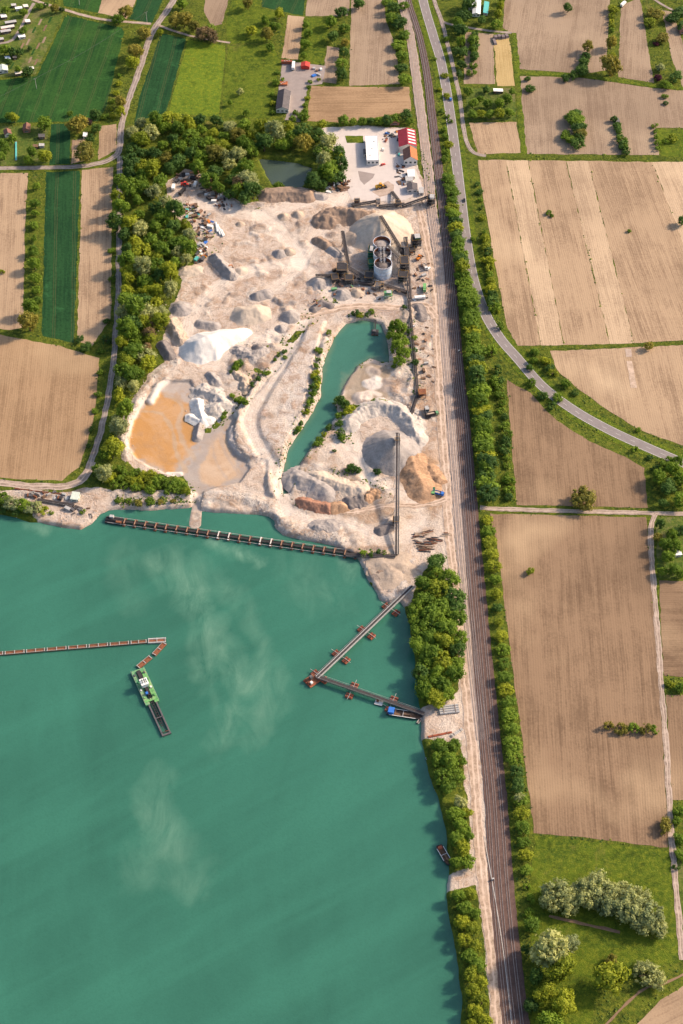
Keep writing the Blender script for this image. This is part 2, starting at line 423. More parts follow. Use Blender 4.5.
def sheet(name, px, z, mat, along=((0, 0), (0, 100)), label=None, jit=.5, step=3.0, kind='structure', pts=None):
    rnd = random.Random(hash((round(px[0][0]), round(px[0][1]), len(px))) if px else 1)
    poly = densify(pts or P2(px), step, jit, rnd); z = z+zup()
    v3 = [Vector((p.x, p.y, z)) for p in poly]
    tri = tessellate_polygon([v3])
    me = bpy.data.meshes.new(name); me.from_pydata([tuple(v) for v in v3], [], [tuple(t) for t in tri]); me.update()
    bm = bmesh.new(); bm.from_mesh(me); bmesh.ops.recalc_face_normals(bm, faces=bm.faces)
    for f in bm.faces:
        if f.normal.z < 0: f.normal_flip()
    bm.to_mesh(me); bm.free()
    a, b = P2(along); d = (b-a).normalized(); nrm = Vector((-d.y, d.x))
    uvl = me.uv_layers.new(name='UVMap')
    for lp in me.loops:
        c = me.vertices[lp.vertex_index].co.to_2d(); uvl.data[lp.index].uv = (c.dot(nrm), c.dot(d))
    me.materials.append(MATS[mat])
    o = link(name, me); return tag(o, label, None, None, kind)
def strip(name, px, width, z, mat, label=None, jit=.25, widths=None, parent=None, offset=0.0, step=4.0, kind='structure', zz=None):
    pts = crom(P2(px), step); n = len(pts); rnd = random.Random(n*7+int(width*10)); z = (z+zup()) if zz is None else zz
    vs = []; uv = []; s = 0
    for i, p in enumerate(pts):
        t = (pts[min(i+1, n-1)]-pts[max(i-1, 0)]).normalized(); nr = Vector((-t.y, t.x))
        w = width if not widths else widths[0]+(widths[1]-widths[0])*i/(n-1)
        if i: s += (p-pts[i-1]).length
        for k in (-1, 1):
            q = p+nr*(offset+k*(w/2+rnd.uniform(-jit, jit))); vs.append((q.x, q.y, z)); uv.append(((k+1)/2, s))
    fs = [(2*i+1, 2*i, 2*i+2, 2*i+3) for i in range(n-1)]
    me = bpy.data.meshes.new(name); me.from_pydata(vs, [], fs); me.update()
    uvl = me.uv_layers.new(name='UVMap')
    for lp in me.loops: uvl.data[lp.index].uv = uv[lp.vertex_index]
    me.materials.append(MATS[mat]); o = link(name, me, parent)
    if not parent: tag(o, label, None, None, kind)
    return o

# ------------------------------------------------------------------ outlines of the land (picture points laid on the ground)
LAKE = [(-700, 500), (0, 511), (20, 516), (45, 521), (62, 524), (80, 526), (90, 520), (100, 511), (108, 507), (118, 506), (150, 507), (180, 505),
        (195, 503), (199, 506), (215, 509), (235, 510), (255, 511), (270, 513), (277, 518), (277, 525), (285, 532), (300, 536), (320, 539), (335, 543),
        (345, 549), (358, 553), (362, 560), (367, 570), (372, 580), (378, 589), (382, 597), (390, 600), (400, 598), (406, 606), (411, 620), (416, 650),
        (419, 680), (421, 702), (424, 712), (424, 722), (423, 735), (427, 752), (433, 775), (439, 792), (444, 806), (448, 830), (450, 852), (452, 870),
        (449, 884), (450, 900), (456, 935), (461, 970), (464, 1000), (464, 1030), (466, 1400), (-700, 1400)]
POND = [(345, 321), (358, 317), (370, 318), (383, 322), (388, 335), (390, 350), (391, 361), (383, 362), (370, 358), (358, 366), (348, 380), (341, 395),
        (336, 402), (341, 410), (338, 418), (332, 425), (322, 436), (311, 449), (303, 460), (297, 474), (291, 494), (280, 494), (281, 476), (285, 450),
        (293, 437), (302, 423), (312, 408), (318, 395), (320, 380), (321, 365), (325, 352), (333, 335)]
TPOND = [(257, 156), (285, 158), (300, 161), (313, 166), (309, 178), (303, 187), (285, 188), (272, 186), (264, 172)]
PIT = [(128, 462), (121, 437), (133, 405), (148, 380), (163, 362), (163, 340), (171, 310), (181, 285), (193, 266), (198, 245), (185, 225), (172, 212),
       (165, 200), (167, 182), (185, 168), (205, 175), (212, 190), (238, 210), (262, 208), (268, 190), (300, 186), (325, 193), (346, 186), (344, 160),
       (325, 142), (318, 128), (365, 126), (413, 128), (417, 165), (430, 200), (440, 270), (446, 330), (451, 400), (458, 480), (464, 545), (445, 562),
       (432, 556), (408, 604), (382, 604), (365, 568), (345, 555), (292, 542), (270, 530), (262, 520), (196, 512), (192, 492), (184, 474), (150, 474), (137, 470)]
HAUL = [(438, 560), (464, 545), (474, 640), (485, 740), (494, 840), (502, 920), (512, 1024), (520, 1120), (480, 1120), (491, 1024), (483, 930), (476, 884),
        (444, 892), (444, 876), (470, 868), (467, 800), (461, 742), (420, 738), (418, 708), (440, 704), (459, 690), (462, 640), (453, 600)]
BEACH = [(0, 489), (40, 491), (72, 492), (95, 486), (118, 491), (193, 491), (198, 508), (150, 511), (112, 512), (85, 531), (45, 526), (28, 512), (0, 502)]
BASIN = [(127, 445), (131, 425), (140, 405), (152, 390), (165, 381), (190, 380), (196, 392), (194, 412), (198, 432), (210, 425), (230, 408), (238, 414),
         (233, 432), (236, 447), (246, 458), (250, 468), (240, 482), (218, 486), (204, 491), (200, 510), (191, 510), (190, 490), (182, 478), (168, 474),
         (150, 466), (136, 458)]
ORANGE = [(128, 441), (134, 418), (145, 402), (158, 393), (178, 394), (190, 400), (190, 425), (196, 436), (186, 455), (172, 472), (152, 465), (136, 455)]
TANFAN = [(206, 440), (222, 428), (229, 445), (236, 462), (240, 474), (216, 486), (201, 480), (197, 462)]
MUDTOP = [(160, 385), (190, 380), (198, 394), (192, 402), (165, 396)]
PLATEAU = [(233, 428), (238, 414), (249, 402), (263, 388), (277, 372), (290, 354), (308, 330), (325, 322), (318, 345), (312, 375), (306, 400), (295, 425),
           (284, 445), (277, 475), (276, 498), (268, 495), (266, 462), (258, 458), (247, 457), (238, 450), (234, 440)]
STREAM = [(330, 300), (312, 312), (303, 326), (290, 338), (276, 352), (263, 367), (251, 381), (245, 396), (235, 408), (222, 414), (208, 427)]

def axis(segs):
    out = []
    for a, b, s in segs: out += list(np.arange(a, b, s))
    return np.array(out+[segs[-1][1]])
GX = axis([(-9000, -2000, 700), (-2000, -420, 70), (-420, -205, 4), (-205, 96, 1.0), (96, 340, 5), (340, 2000, 80), (2000, 9000, 700)])
GY = axis([(-9000, -1500, 700), (-1500, -420, 60), (-420, -112, 2.2), (-112, 470, 1.0), (470, 660, 4), (660, 2000, 80), (2000, 9000, 700)])
X, Y = np.meshgrid(GX, GY)
WATER_Z = -2.2
def sub(px, grow=12):
    w = P2(px); xs = [p.x for p in w]; ys = [p.y for p in w]
    i0, i1 = np.searchsorted(GX, [min(xs)-grow, max(xs)+grow]); j0, j1 = np.searchsorted(GY, [min(ys)-grow, max(ys)+grow])
    return w, (slice(max(j0-1, 0), j1+1), slice(max(i0-1, 0), i1+1))
HZ = np.zeros(X.shape); BARE = np.zeros(X.shape); SOIL = np.zeros(X.shape+(3,)); SOIL[:] = (.65, .53, .445); VAR = np.ones(X.shape)
edge_n = fbm(X, Y, 9, 5, 3)
for px in (PIT, HAUL, BEACH):
    w, S = sub(px); d = sdist(w, X[S], Y[S])+edge_n[S]*2.2
    BARE[S] = np.maximum(BARE[S], sstep(2.0, -2.0, d))
HZ += BARE*(fbm(X, Y, 17, 31, 4)*.8+fbm(X, Y, 3.4, 51, 3)*.16)
def paint(px, rgb, soft=3.0, wob=3.0, amt=1.0):
    w, S = sub(px); d = sdist(w, X[S], Y[S])+fbm(X[S], Y[S], 8, int(px[0][0])+3, 4)*wob
    k = (sstep(soft, -soft, d)*amt)[..., None]; SOIL[S] = SOIL[S]*(1-k)+np.array(rgb)*k
def ridge(px, h, r, seed=0, rgb=None, lump=.4):
    w, S = sub(px, r+6); d, t = ldist(w, X[S], Y[S]); d = d+fbm(X[S], Y[S], 6, seed+77, 3)*r*.28
    d = d*(1+.35*vnoise(X[S], Y[S], 13, seed+5)); kk = sstep(r, r*.5, d)
    h *= .62; r_ = r; z = h*np.clip(1-d/r, 0, 1)**1.05*(1+(lump+.5)*fbm(X[S], Y[S], 6, seed+99, 4))+.2*fbm(X[S], Y[S], 2.6, seed+9, 2)*kk; HZ[S] = np.maximum(HZ[S], HZ[S]*(1-.7*kk)+z)
    BARE[S] = np.maximum(BARE[S], sstep(r*1.02, r*.8, d))
    if rgb is not None:
        k = sstep(r, r*.6, d)[..., None]; SOIL[S] = SOIL[S]*(1-k)+np.array(rgb)*k
def level(px, z, soft, wob=1.0, add=False):
    w, S = sub(px); d = sdist(w, X[S], Y[S])+edge_n[S]*wob; k = sstep(soft, -soft, d)
    HZ[S] = HZ[S]+k*z if add else HZ[S]*(1-k)+(z+.12*fbm(X[S], Y[S], 7, 8, 3))*k
WHITE = (.66, .59, .53); GREY = (.36, .32, .30); MUD = (.345, .300, .275); ORC = (.47, .25, .095)
paint([(345, 130), (412, 130), (416, 165), (426, 196), (400, 203), (350, 200), (338, 180), (330, 150)], (.66, .60, .565))
paint([(300, 330), (250, 420), (240, 450), (285, 480), (310, 400), (322, 345)], (.66, .575, .52), 5)
paint([(240, 425), (262, 405), (275, 420), (258, 440)], (.56, .40, .32), 6, 5, .7)
paint([(200, 270), (260, 250), (330, 240), (300, 300), (250, 330), (200, 300)], (.64, .52, .44), 8, 9, .7)
paint([(300, 262), (420, 255), (432, 320), (350, 318), (300, 300)], (.47, .375, .33), 9, 8, .8)
paint([(420, 330), (436, 330), (446, 480), (420, 520), (415, 430)], (.52, .365, .265), 5, 6, .8)
paint([(400, 452), (420, 450), (442, 470), (444, 505), (410, 512), (396, 490)], (.54, .345, .205), 5, 6, .9)
paint([(290, 455), (350, 450), (390, 480), (392, 520), (300, 520), (284, 500)], (.56, .47, .40), 6, 6, .8)
paint([(300, 505), (420, 500), (440, 520), (400, 530), (310, 522)], (.56, .42, .31), 4, 6, .8)
SHOAL = [(345, 372), (358, 364), (375, 360), (394, 372), (390, 398), (360, 403), (343, 400)]
paint(SHOAL, (.31, .245, .18), 3, 5, 1.0)
w, S = sub(SHOAL); VAR[S] *= 1-.7*sstep(3, -3, sdist(w, X[S], Y[S]))
paint([(300, 108), (0, 80), (0, 0), (300, 0)], (.5, .42, .36))
level(PLATEAU, 2.6, 1.3, 1.6, add=True)
level(BASIN, -1.55, 1.4, 1.4)
w, S = sub(BASIN); VAR[S] *= 1-.80*sstep(1, -1, sdist(w, X[S], Y[S]))
paint(BASIN, MUD, 1.2, 1.0); paint(ORANGE, ORC, 2.0, 4.5); paint(TANFAN, (.49, .345, .235), 2.0, 3.5); paint(MUDTOP, (.40, .34, .305), 2, 3)
w, S = sub(BASIN); k = (sstep(.1, .5, fbm(X[S], Y[S], 6, 17, 4)*np.clip(-sdist(w, X[S], Y[S])/6, 0, 1))*.55)[..., None]
SOIL[S] = SOIL[S]*(1-k)+np.array((.40, .235, .12))*k
for ln, r_, c_ in (([(165, 392), (182, 405), (178, 425), (186, 446), (200, 462)], 2.5, (.42, .31, .22)), ([(140, 410), (160, 412), (172, 428), (176, 450), (186, 470)], 2.0, (.42, .30, .20)), ([(196, 432), (204, 452), (192, 470), (194, 492)], 4.0, MUD), ([(232, 416), (214, 432), (200, 456)], 5.0, MUD), ([(240, 476), (226, 452), (220, 434)], 1.6, (.40, .31, .25)), ([(230, 482), (216, 460), (212, 440)], 1.4, (.40, .31, .25))):
    w, S = sub(ln); d, _ = ldist(crom(w, 4.0), X[S], Y[S]); d = d+fbm(X[S], Y[S], 5, 31, 3)*1.6; k = (sstep(r_, r_*.3, d)*.8)[..., None]; SOIL[S] = SOIL[S]*(1-k)+np.array(c_)*k
w, S = sub(STREAM); d, _ = ldist(w, X[S], Y[S]); d = d+edge_n[S]*.8
k = sstep(4.2, 2.2, d); HZ[S] = HZ[S]*(1-k)-1.3*k; SOIL[S] = SOIL[S]*(1-k[..., None])+np.array((.40, .36, .335))*k[..., None]
k2 = sstep(6.5, 4.5, d)*sstep(.05, .3, fbm(X[S], Y[S], 5, 4, 3)); BARE[S] = BARE[S]*(1-k2)
# embankments, dykes and rubble banks
ridge([(126, 458), (122, 438), (131, 413), (145, 389), (153, 377), (170, 366), (178, 360)], 3.0, 4.6, 1, WHITE)
ridge([(150, 400), (158, 386), (166, 380)], 3.0, 3.5, 2, WHITE)
ridge([(168, 474), (180, 473)], 1.6, 3.0, 3, WHITE)
ridge([(118, 494), (150, 496), (190, 496)], 2.2, 5.5, 4, (.58, .49, .42))
ridge([(203, 499), (215, 495), (232, 497), (250, 500), (268, 505), (280, 520), (295, 531), (320, 533), (340, 540)], 2.3, 6.0, 5, (.60, .55, .51))
ridge([(232, 428), (232, 441), (240, 453), (252, 458), (262, 458)], 3.4, 3.4, 6, (.47, .42, .40))
ridge([(325, 340), (316, 372), (311, 396), (298, 420), (285, 442), (279, 470)], 3.4, 4.0, 7, WHITE)
ridge([(268, 372), (254, 388), (246, 402), (238, 414)], 3.6, 3.4, 8, (.55, .49, .45), .6)
ridge([(290, 330), (275, 346), (260, 360)], 1.6, 4.0, 9, (.6, .53, .48))
ridge([(300, 470), (320, 466), (345, 474), (372, 480), (385, 490)], 2.0, 6.0, 10, (.55, .47, .41))
ridge([(396, 376), (404, 366), (412, 376), (408, 390)], 2.6, 5.0, 11, WHITE, .7)
ridge([(392, 392), (406, 402), (416, 412), (420, 424)], 2.8, 5.5, 12, (.60, .56, .53), .7)
ridge([(370, 370), (380, 385), (392, 380)], 1.2, 4.5, 13, (.50, .42, .35), .6)
ridge([(375, 562), (392, 560), (412, 562)], 1.5, 5.0, 14, (.58, .51, .46))
ridge([(384, 596), (396, 594), (405, 582)], 1.6, 4.0, 15, (.56, .52, .50))
ridge([(20, 492), (45, 494), (66, 497)], 1.6, 3.4, 16, (.52, .46, .43), .9)
mr = random.Random(21); MC = [GREY, WHITE, (.50, .40, .33), (.42, .33, .27), (.62, .53, .46), (.33, .27, .235)]
for zone, n in (([(190, 290), (215, 250), (260, 215), (330, 212), (345, 235), (330, 285), (290, 310), (230, 335), (185, 340)], 46), ([(285, 455), (345, 445), (392, 485), (392, 545), (350, 540), (285, 515)], 40), ([(225, 345), (290, 325), (270, 360), (240, 395), (225, 375)], 22),
                ([(405, 310), (432, 310), (440, 440), (420, 440), (410, 400)], 26), ([(250, 420), (290, 360), (310, 345), (295, 410), (275, 470)], 14), ([(345, 365), (412, 362), (418, 425), (360, 405)], 22), ([(200, 492), (280, 500), (330, 535), (380, 545), (410, 580), (385, 590), (300, 540), (210, 505)], 26)):
    zx = [q[0] for q in zone]; zy = [q[1] for q in zone]; k = 0
    while k < n:
        x, y = mr.uniform(min(zx), max(zx)), mr.uniform(min(zy), max(zy))
        w = np.array([[x]]), np.array([[y]])
        if sdist(zone, *w)[0, 0] > 0: continue
        k += 1; a = mr.uniform(0, 6.28); L = mr.choice((0, 3, 6, 10)); hh = mr.uniform(.7, 2.6)
        ridge([(x, y), (x+L*math.cos(a), y+L*.7*math.sin(a)), (x+L*1.8*math.cos(a+.4), y+L*1.2*math.sin(a+.4))], hh, hh*mr.uniform(1.5, 2.2)+.8, 200+k, mr.choice(MC), .5)
ridge([(214, 190), (228, 200), (245, 208), (262, 204)], 1.8, 4.2, 18, (.42, .36, .33), .9)
ridge([(200, 195), (212, 201), (219, 208)], 1.5, 3.0, 19, (.23, .18, .15), .9)
HR = [(418, 205), (426, 240), (432, 270), (436, 300), (437, 340), (439, 380), (442, 430), (446, 480), (448, 520), (452, 560), (460, 630), (467, 700), (473, 760), (477, 810), (482, 870), (490, 940), (496, 1000), (500, 1060)]
SID = [(396, -40), (402, 0), (411, 40), (416, 76), (421, 114), (428, 170), (432, 210), (439, 260), (443, 300), (448, 366), (453, 425), (459, 500), (464, 560), (472, 640), (483, 740)]
MAIN = [(401, -40), (408.5, 0), (420, 38), (427.5, 76), (432, 114), (437.5, 160), (443, 205), (447.5, 250), (451.5, 300), (457, 366), (463, 425), (469, 500), (474, 560), (481, 640), (490, 740), (496, 800), (503, 900), (516, 1024), (530, 1130)]
HR2 = [(300, 318), (330, 310), (360, 306), (400, 308), (425, 306), (436, 318)]
HR3 = [(305, 500), (345, 512), (390, 506), (425, 505), (446, 500)]
YARD = [(318, 128), (358, 126), (412, 130), (414, 165), (424, 192), (405, 200), (380, 202), (352, 200), (342, 178), (334, 150)]
for ln in ([(198, 205), (222, 206), (240, 214), (268, 214), (305, 203), (345, 196), (362, 186)], [(262, 214), (285, 236), (300, 262), (280, 284), (262, 296)], [(300, 262), (322, 284), (330, 304), (304, 318)],
           [(345, 196), (325, 226), (300, 262)], [(300, 262), (250, 270), (215, 290), (192, 318), (186, 350)], [(304, 318), (290, 350), (268, 385), (250, 420), (262, 452), (280, 480), (286, 510)], [(286, 510), (310, 520), (350, 524), (392, 540), (420, 520)],
           [(330, 304), (360, 300), (420, 302)], [(186, 352), (215, 366), (236, 344), (268, 338), (296, 314)], [(340, 445), (360, 470), (392, 486), (420, 505)], [(350, 445), (345, 425), (360, 450), (372, 480)]):
    w, S = sub(ln); d, _ = ldist(crom(w, 6.0), X[S], Y[S]); d = d+fbm(X[S], Y[S], 12, 71, 3)*2
    k = sstep(8.5, 3.5, d)*.85; ruts = .5+.5*np.sin(d*3.4); c = np.array((.76, .655, .565))*(.78+.22*ruts)[..., None]
    SOIL[S] = SOIL[S]*(1-k[..., None])+c*k[..., None]; VAR[S] *= 1-.6*k; HZ[S] *= 1-.7*k
def flatten(px, half, closed=False):
    w, S = sub(px, half+8)
    if closed: d = sdist(w, X[S], Y[S])
    else: d, _ = ldist([p for p in crom(w, 6.0)], X[S], Y[S])
    HZ[S] *= 1-sstep(half+4, half+1, d)
for px, hw_ in ((HR, 3.6), (HR2, 4.2), (HR3, 3.2), (SID, 5.5), (MAIN, 9.0)): flatten(px, hw_)
flatten(YARD, 1.5, True)
# water basins
for px, deep, soft in ((LAKE, -6.5, 4.0), (POND, -5.0, 3.0), (TPOND, -5, 3.0)):
    w, S = sub(px); d = sdist(w, X[S], Y[S])+edge_n[S]*1.3; k = sstep(1.2, -soft-1.5, d)
    HZ[S] = HZ[S]*(1-k)+deep*k
    wet = (sstep(1.5, -1.0, d)*.35)[..., None]; SOIL[S] = SOIL[S]*(1-wet)+np.array((.38, .33, .29))*wet
    BARE[S] = np.maximum(BARE[S], sstep(-1.4, -2.4, d))
w, S = sub([(197, 503), (195, 522)], 10); d, t = ldist(w, X[S], Y[S]); fan = -1.75-np.maximum(0, d-2.2-t*2.0)*.5-t*.25+edge_n[S]*.2
HZ[S] = np.where(d < 9, np.maximum(HZ[S], fan), HZ[S]); k = sstep(7, 3, d)[..., None]; SOIL[S] = SOIL[S]*(1-k)+np.array((.44, .37, .32))*k
ny, nx = X.shape
def gz(x, y):
    i = int(np.clip(np.searchsorted(GX, x)-1, 0, nx-2)); j = int(np.clip(np.searchsorted(GY, y)-1, 0, ny-2))
    a = (x-GX[i])/(GX[i+1]-GX[i]); b = (y-GY[j])/(GY[j+1]-GY[j])
    return float((HZ[j, i]*(1-a)+HZ[j, i+1]*a)*(1-b)+(HZ[j+1, i]*(1-a)+HZ[j+1, i+1]*a)*b)
def G(px, py, dz=0.0):
    p = P(px, py); return Vector((p.x, p.y, gz(p.x, p.y)+dz))
def grid_mesh(name, XX, YY, ZZ, mat, keep=None):
    r, c = XX.shape; idx = np.arange(r*c).reshape(r, c)
    q = np.stack([idx[:-1, :-1], idx[:-1, 1:], idx[1:, 1:], idx[1:, :-1]], -1).reshape(-1, 4)
    if keep is not None: q = q[keep.reshape(-1)]
    used = np.unique(q); remap = np.full(r*c, -1); remap[used] = np.arange(len(used)); q = remap[q]
    co = np.stack([XX, YY, ZZ], -1).reshape(-1, 3)[used]
    me = bpy.data.meshes.new(name); me.vertices.add(len(co)); me.vertices.foreach_set('co', co.astype(np.float32).ravel())
    me.loops.add(q.size); me.loops.foreach_set('vertex_index', q.astype(np.int32).ravel())
    me.polygons.add(len(q)); me.polygons.foreach_set('loop_start', np.arange(0, q.size, 4, dtype=np.int32))
    me.polygons.foreach_set('loop_total', np.full(len(q), 4, np.int32)); me.update(calc_edges=True)
    me.polygons.foreach_set('use_smooth', np.ones(len(q), bool))
    me.materials.append(MATS[mat]); return me, used
me, used = grid_mesh('ground', X, Y, HZ, 'ground')
a = me.attributes.new('bare', 'FLOAT', 'POINT'); a.data.foreach_set('value', BARE.reshape(-1).astype(np.float32))
a = me.attributes.new('soil', 'FLOAT_COLOR', 'POINT')
a.data.foreach_set('color', np.concatenate([SOIL.reshape(-1, 3), VAR.reshape(-1, 1)], 1).astype(np.float32).ravel())
tag(link('ground', me), 'grassy plain with the bare pale floor and banks of the gravel pit', None, None, 'structure')

# ------------------------------------------------------------------ water
def water(name, px, z, mat, xs, ys, label, plumes=(), shallow_d=7.0, keep_d=4.0):
    XX, YY = np.meshgrid(xs, ys); w = P2(px); d = sdist(w, XX, YY)
    keep = (np.minimum(np.minimum(d[:-1, :-1], d[1:, 1:]), np.minimum(d[1:, :-1], d[:-1, 1:])) < keep_d)
    m, used = grid_mesh(name, XX, YY, np.full(XX.shape, z), mat, keep)
    silt = np.zeros(XX.shape)
    for line, r, s in plumes:
        q, t = ldist(P2(line), XX, YY); q = q+fbm(XX, YY, r*.9, int(line[0][0]), 4)*r*.6
        silt = np.maximum(silt, s*np.clip(1-q/(r*.72), 0, 1)**.8)
    sh = sstep(-shallow_d, 1.0, d+fbm(XX, YY, 14, 3, 3)*3)*.8
    for nm, arr in (('silt', silt), ('shallow', sh)):
        a = m.attributes.new(nm, 'FLOAT', 'POINT'); a.data.foreach_set('value', arr.reshape(-1)[used].astype(np.float32))
    return tag(link(name, m), label, None, None, 'structure')
water('lake_water', LAKE, WATER_Z, 'lake_water', axis([(-700, -260, 20), (-260, 90, 2.0)]), axis([(-900, -400, 25), (-400, 70, 2.0)]),
      'green lake filling the flooded gravel pit with pale silt clouds',
      [([(165, 560), (190, 590), (208, 628), (228, 655), (238, 680)], 22, .75), ([(205, 565), (240, 600), (262, 640), (270, 690), (250, 735)], 20, .5),
       ([(238, 690), (228, 730), (215, 745)], 16, .6), ([(150, 790), (170, 830), (190, 885)], 26, .5), ([(120, 560), (135, 600)], 24, .35),
       ([(215, 540), (240, 552), (262, 560)], 10, .9), ([(345, 560), (352, 575)], 14, .9), ([(150, 850), (140, 875)], 20, .3), ([(196, 512), (195, 522)], 6, 1.5),
       ([(30, 526), (45, 528)], 9, .7), ([(300, 560), (330, 600)], 26, .3), ([(215, 620), (205, 660), (222, 720)], 16, .5)])
water('pond_water', POND, WATER_Z, 'pond_water', np.arange(-60, 60, 1.5), np.arange(-20, 260, 1.5), 'green pond in the middle of the gravel pit',
      [([(352, 375), (362, 365), (378, 360)], 12, 1.0), ([(345, 395), (350, 380)], 8, .8)], 6)
water('pond_water', TPOND, WATER_Z, 'dark_pond_water', np.arange(-90, 0, 2.0), np.arange(330, 440, 2.0), 'dark still pond enclosed by the wood', (), 3)

# ------------------------------------------------------------------ fields, meadows, crops
FIELDS = []
def field(px, mat, along, label, name='field', jit=.55):
    FIELDS.append((P2(px), name))
    return sheet(name, px, .03, mat, along, label, jit, 5.0)
V = lambda x0, y0, x1, y1: ((x0, y0), (x1, y1))
field([(-60, 173), (28, 173), (25, 230), (23, 328), (10, 330), (-60, 320)], 'soil_tan', V(28, 173, 22, 325), 'ploughed field strip west of the shrub row')
field([(46, 172), (80, 171), (74, 343), (42, 336)], 'crop_dark', V(46, 172, 42, 335), 'dark green crop strip between two ploughed strips', 'crop_field')
field([(82, 170), (113, 167), (112, 200), (111, 318), (92, 346), (77, 341)], 'soil_tan', V(81, 171, 76, 340), 'ploughed strip beside the track along the wood')
field([(-80, 330), (0, 335), (60, 346), (99, 358), (97, 395), (91, 430), (79, 467), (62, 481), (0, 478), (-80, 476)], 'soil_warm', V(40, 350, 25, 480), 'large ploughed field above the lake road')
field([(66, 15), (122, 28), (124, 32), (107, 105), (98, 121), (0, 123), (-90, 122), (-90, 82), (0, 80), (37, 76)], 'crop_mid', V(60, 20, 25, 110), 'broad green cereal field crossed by a power line', 'crop_field')
field([(51, 124), (70, 124), (70, 164), (49, 165)], 'crop_dark', V(50, 124, 49, 165), 'short dark green crop strip between garden plots', 'crop_field')
field([(72, 140), (86, 138), (90, 160), (71, 164)], 'soil_tan', V(72, 140, 71, 164), 'small ploughed garden strip under an olive tree')
field([(99, 126), (116, 124), (117, 150), (98, 160)], 'soil_tan', V(99, 126, 98, 160), 'small ploughed plot at the road bend')
field([(60, -30), (112, -30), (98, 13), (64, 6)], 'crop_mid', V(100, 0, 95, 14), 'green crop plot north of the white path', 'crop_field')
field([(112, -30), (150, -30), (127, 19), (98, 13)], 'soil_tan', V(115, 0, 105, 14), 'ploughed plot north of the white path')
field([(150, -30), (176, -30), (152, 23), (129, 19)], 'crop_dark', V(150, 0, 140, 20), 'dark green crop plot at the farm road', 'crop_field')
field([(161, 33), (186, 39), (166, 113), (134, 122), (140, 95)], 'crop_dark', V(185, 39, 166, 112), 'dark green crop beside the farm road', 'crop_field')
field([(188, 40), (226, 46), (219, 117), (168, 113)], 'meadow_yellow', V(187, 40, 167, 112), 'yellow flowering meadow north of the wood', 'meadow')
field([(206, -20), (234, -20), (222, 24), (212, 27), (204, 12)], 'soil_grey', V(225, 0, 215, 25), 'grey bare plot north of the flowering meadow')
field([(228, 46), (272, 44), (280, 60), (270, 118), (221, 118)], 'meadow', V(240, 46, 235, 110), 'green grazing meadow west of the workshop yard', 'meadow')
field([(236, -20), (262, -20), (260, 8), (276, 12), (272, 42), (228, 44), (226, 26)], 'meadow', V(240, 0, 235, 40), 'green meadow with scattered trees', 'meadow')
field([(265, -20), (308, -20), (303, 16), (262, 7)], 'crop_dark', V(265, 0, 262, 7), 'dark green crop plot beyond the meadow', 'crop_field')
field([(310, -20), (352, -20), (348, 16), (305, 16)], 'soil_grey', V(310, 0, 306, 16), 'ploughed plot with a lone tree')
field([(288, 15), (304, 17), (298, 60), (282, 58)], 'soil_tan', V(288, 15, 282, 58), 'narrow ploughed strip above the workshop yard')
field([(305, 18), (330, 18), (323, 64), (300, 63)], 'meadow', V(305, 18, 300, 63), 'small orchard meadow', 'meadow')
field([(327, 46), (340, 48), (336, 84), (322, 82)], 'soil_grey', V(327, 46, 322, 82), 'narrow grey ploughed strip beside the tree row')
field([(352, -20), (383, -20), (386, 20), (395, 45), (400, 84), (349, 86)], 'soil_grey', V(355, 0, 350, 85), 'grey ploughed field with a tree row on its west side')
field([(311, 86), (350, 87), (409, 87), (411, 111), (380, 117), (345, 123), (307, 121)], 'soil_warm', V(310, 100, 410, 98), 'ploughed field north of the quarry office')
field([(506, -30), (612, -30), (607, 53), (607, 70), (582, 74), (520, 69), (514, 35), (503, 28)], 'soil_grey', V(530, 0, 518, 70), 'broad ploughed field divided by a hedge')
field([(621, 5), (640, -2), (654, 83), (618, 77)], 'soil_grey', V(625, 5, 620, 77), 'ploughed strip between two hedgerows')
field([(662, 10), (672, 12), (700, 90), (683, 88), (672, 60)], 'soil_grey', V(665, 10, 685, 85), 'narrow ploughed strip beside the far lane')
field([(465, 32), (493, 34), (495, 84), (464, 84)], 'soil_grey', V(466, 32, 465, 84), 'small ploughed field with a shrub row')
field([(494, 37), (509, 37), (515, 86), (497, 86)], 'soil_straw', V(494, 37, 498, 86), 'pale straw coloured stubble strip')
field([(469, 123), (516, 122), (522, 153), (478, 154)], 'soil_tan', V(470, 123, 477, 153), 'small ploughed plot south of the garden')
field([(519, 76), (582, 78), (653, 88), (720, 94), (720, 128), (656, 128), (659, 155), (525, 154)], 'soil_grey', V(540, 76, 545, 153), 'wide ploughed field with three short hedges')
field([(657, 130), (720, 129), (720, 158), (661, 156)], 'meadow', V(657, 130, 661, 156), 'green corner meadow with a bush', 'meadow')
DFB = [((478, 160), (516, 346)), ((506, 160), (541, 345.5)), ((528, 160.5), (564, 345)), ((566, 161), (610, 344)), ((588, 161), (634, 343)), ((652, 162), (720, 339)), ((720, 162), (800, 335))]
for k in range(6):
    (a0, b0), (a1, b1) = DFB[k], DFB[k+1]; g = .16
    left = [(481, 185), (493, 252), (506, 324)] if k == 0 else []
    field([(a0[0]+g, a0[1]), (a1[0]-g, a1[1]), (b1[0]-g, b1[1]), (b0[0]+g, b0[1])]+left[::-1], ('soil_tan', 'soil_pale', 'soil_tan', 'soil_pale', 'soil_tan', 'soil_pale')[k], (a1, b1), ('first', 'second', 'third', 'fourth', 'fifth', 'outermost')[k]+' ploughed strip of the very large field, counted from the main road')
field([(550, 351), (720, 343), (720, 460), (683, 446), (639, 430), (611, 412), (575, 387), (557, 370)], 'soil_tan', V(600, 350, 615, 420), 'ploughed field in the bend of the main road')
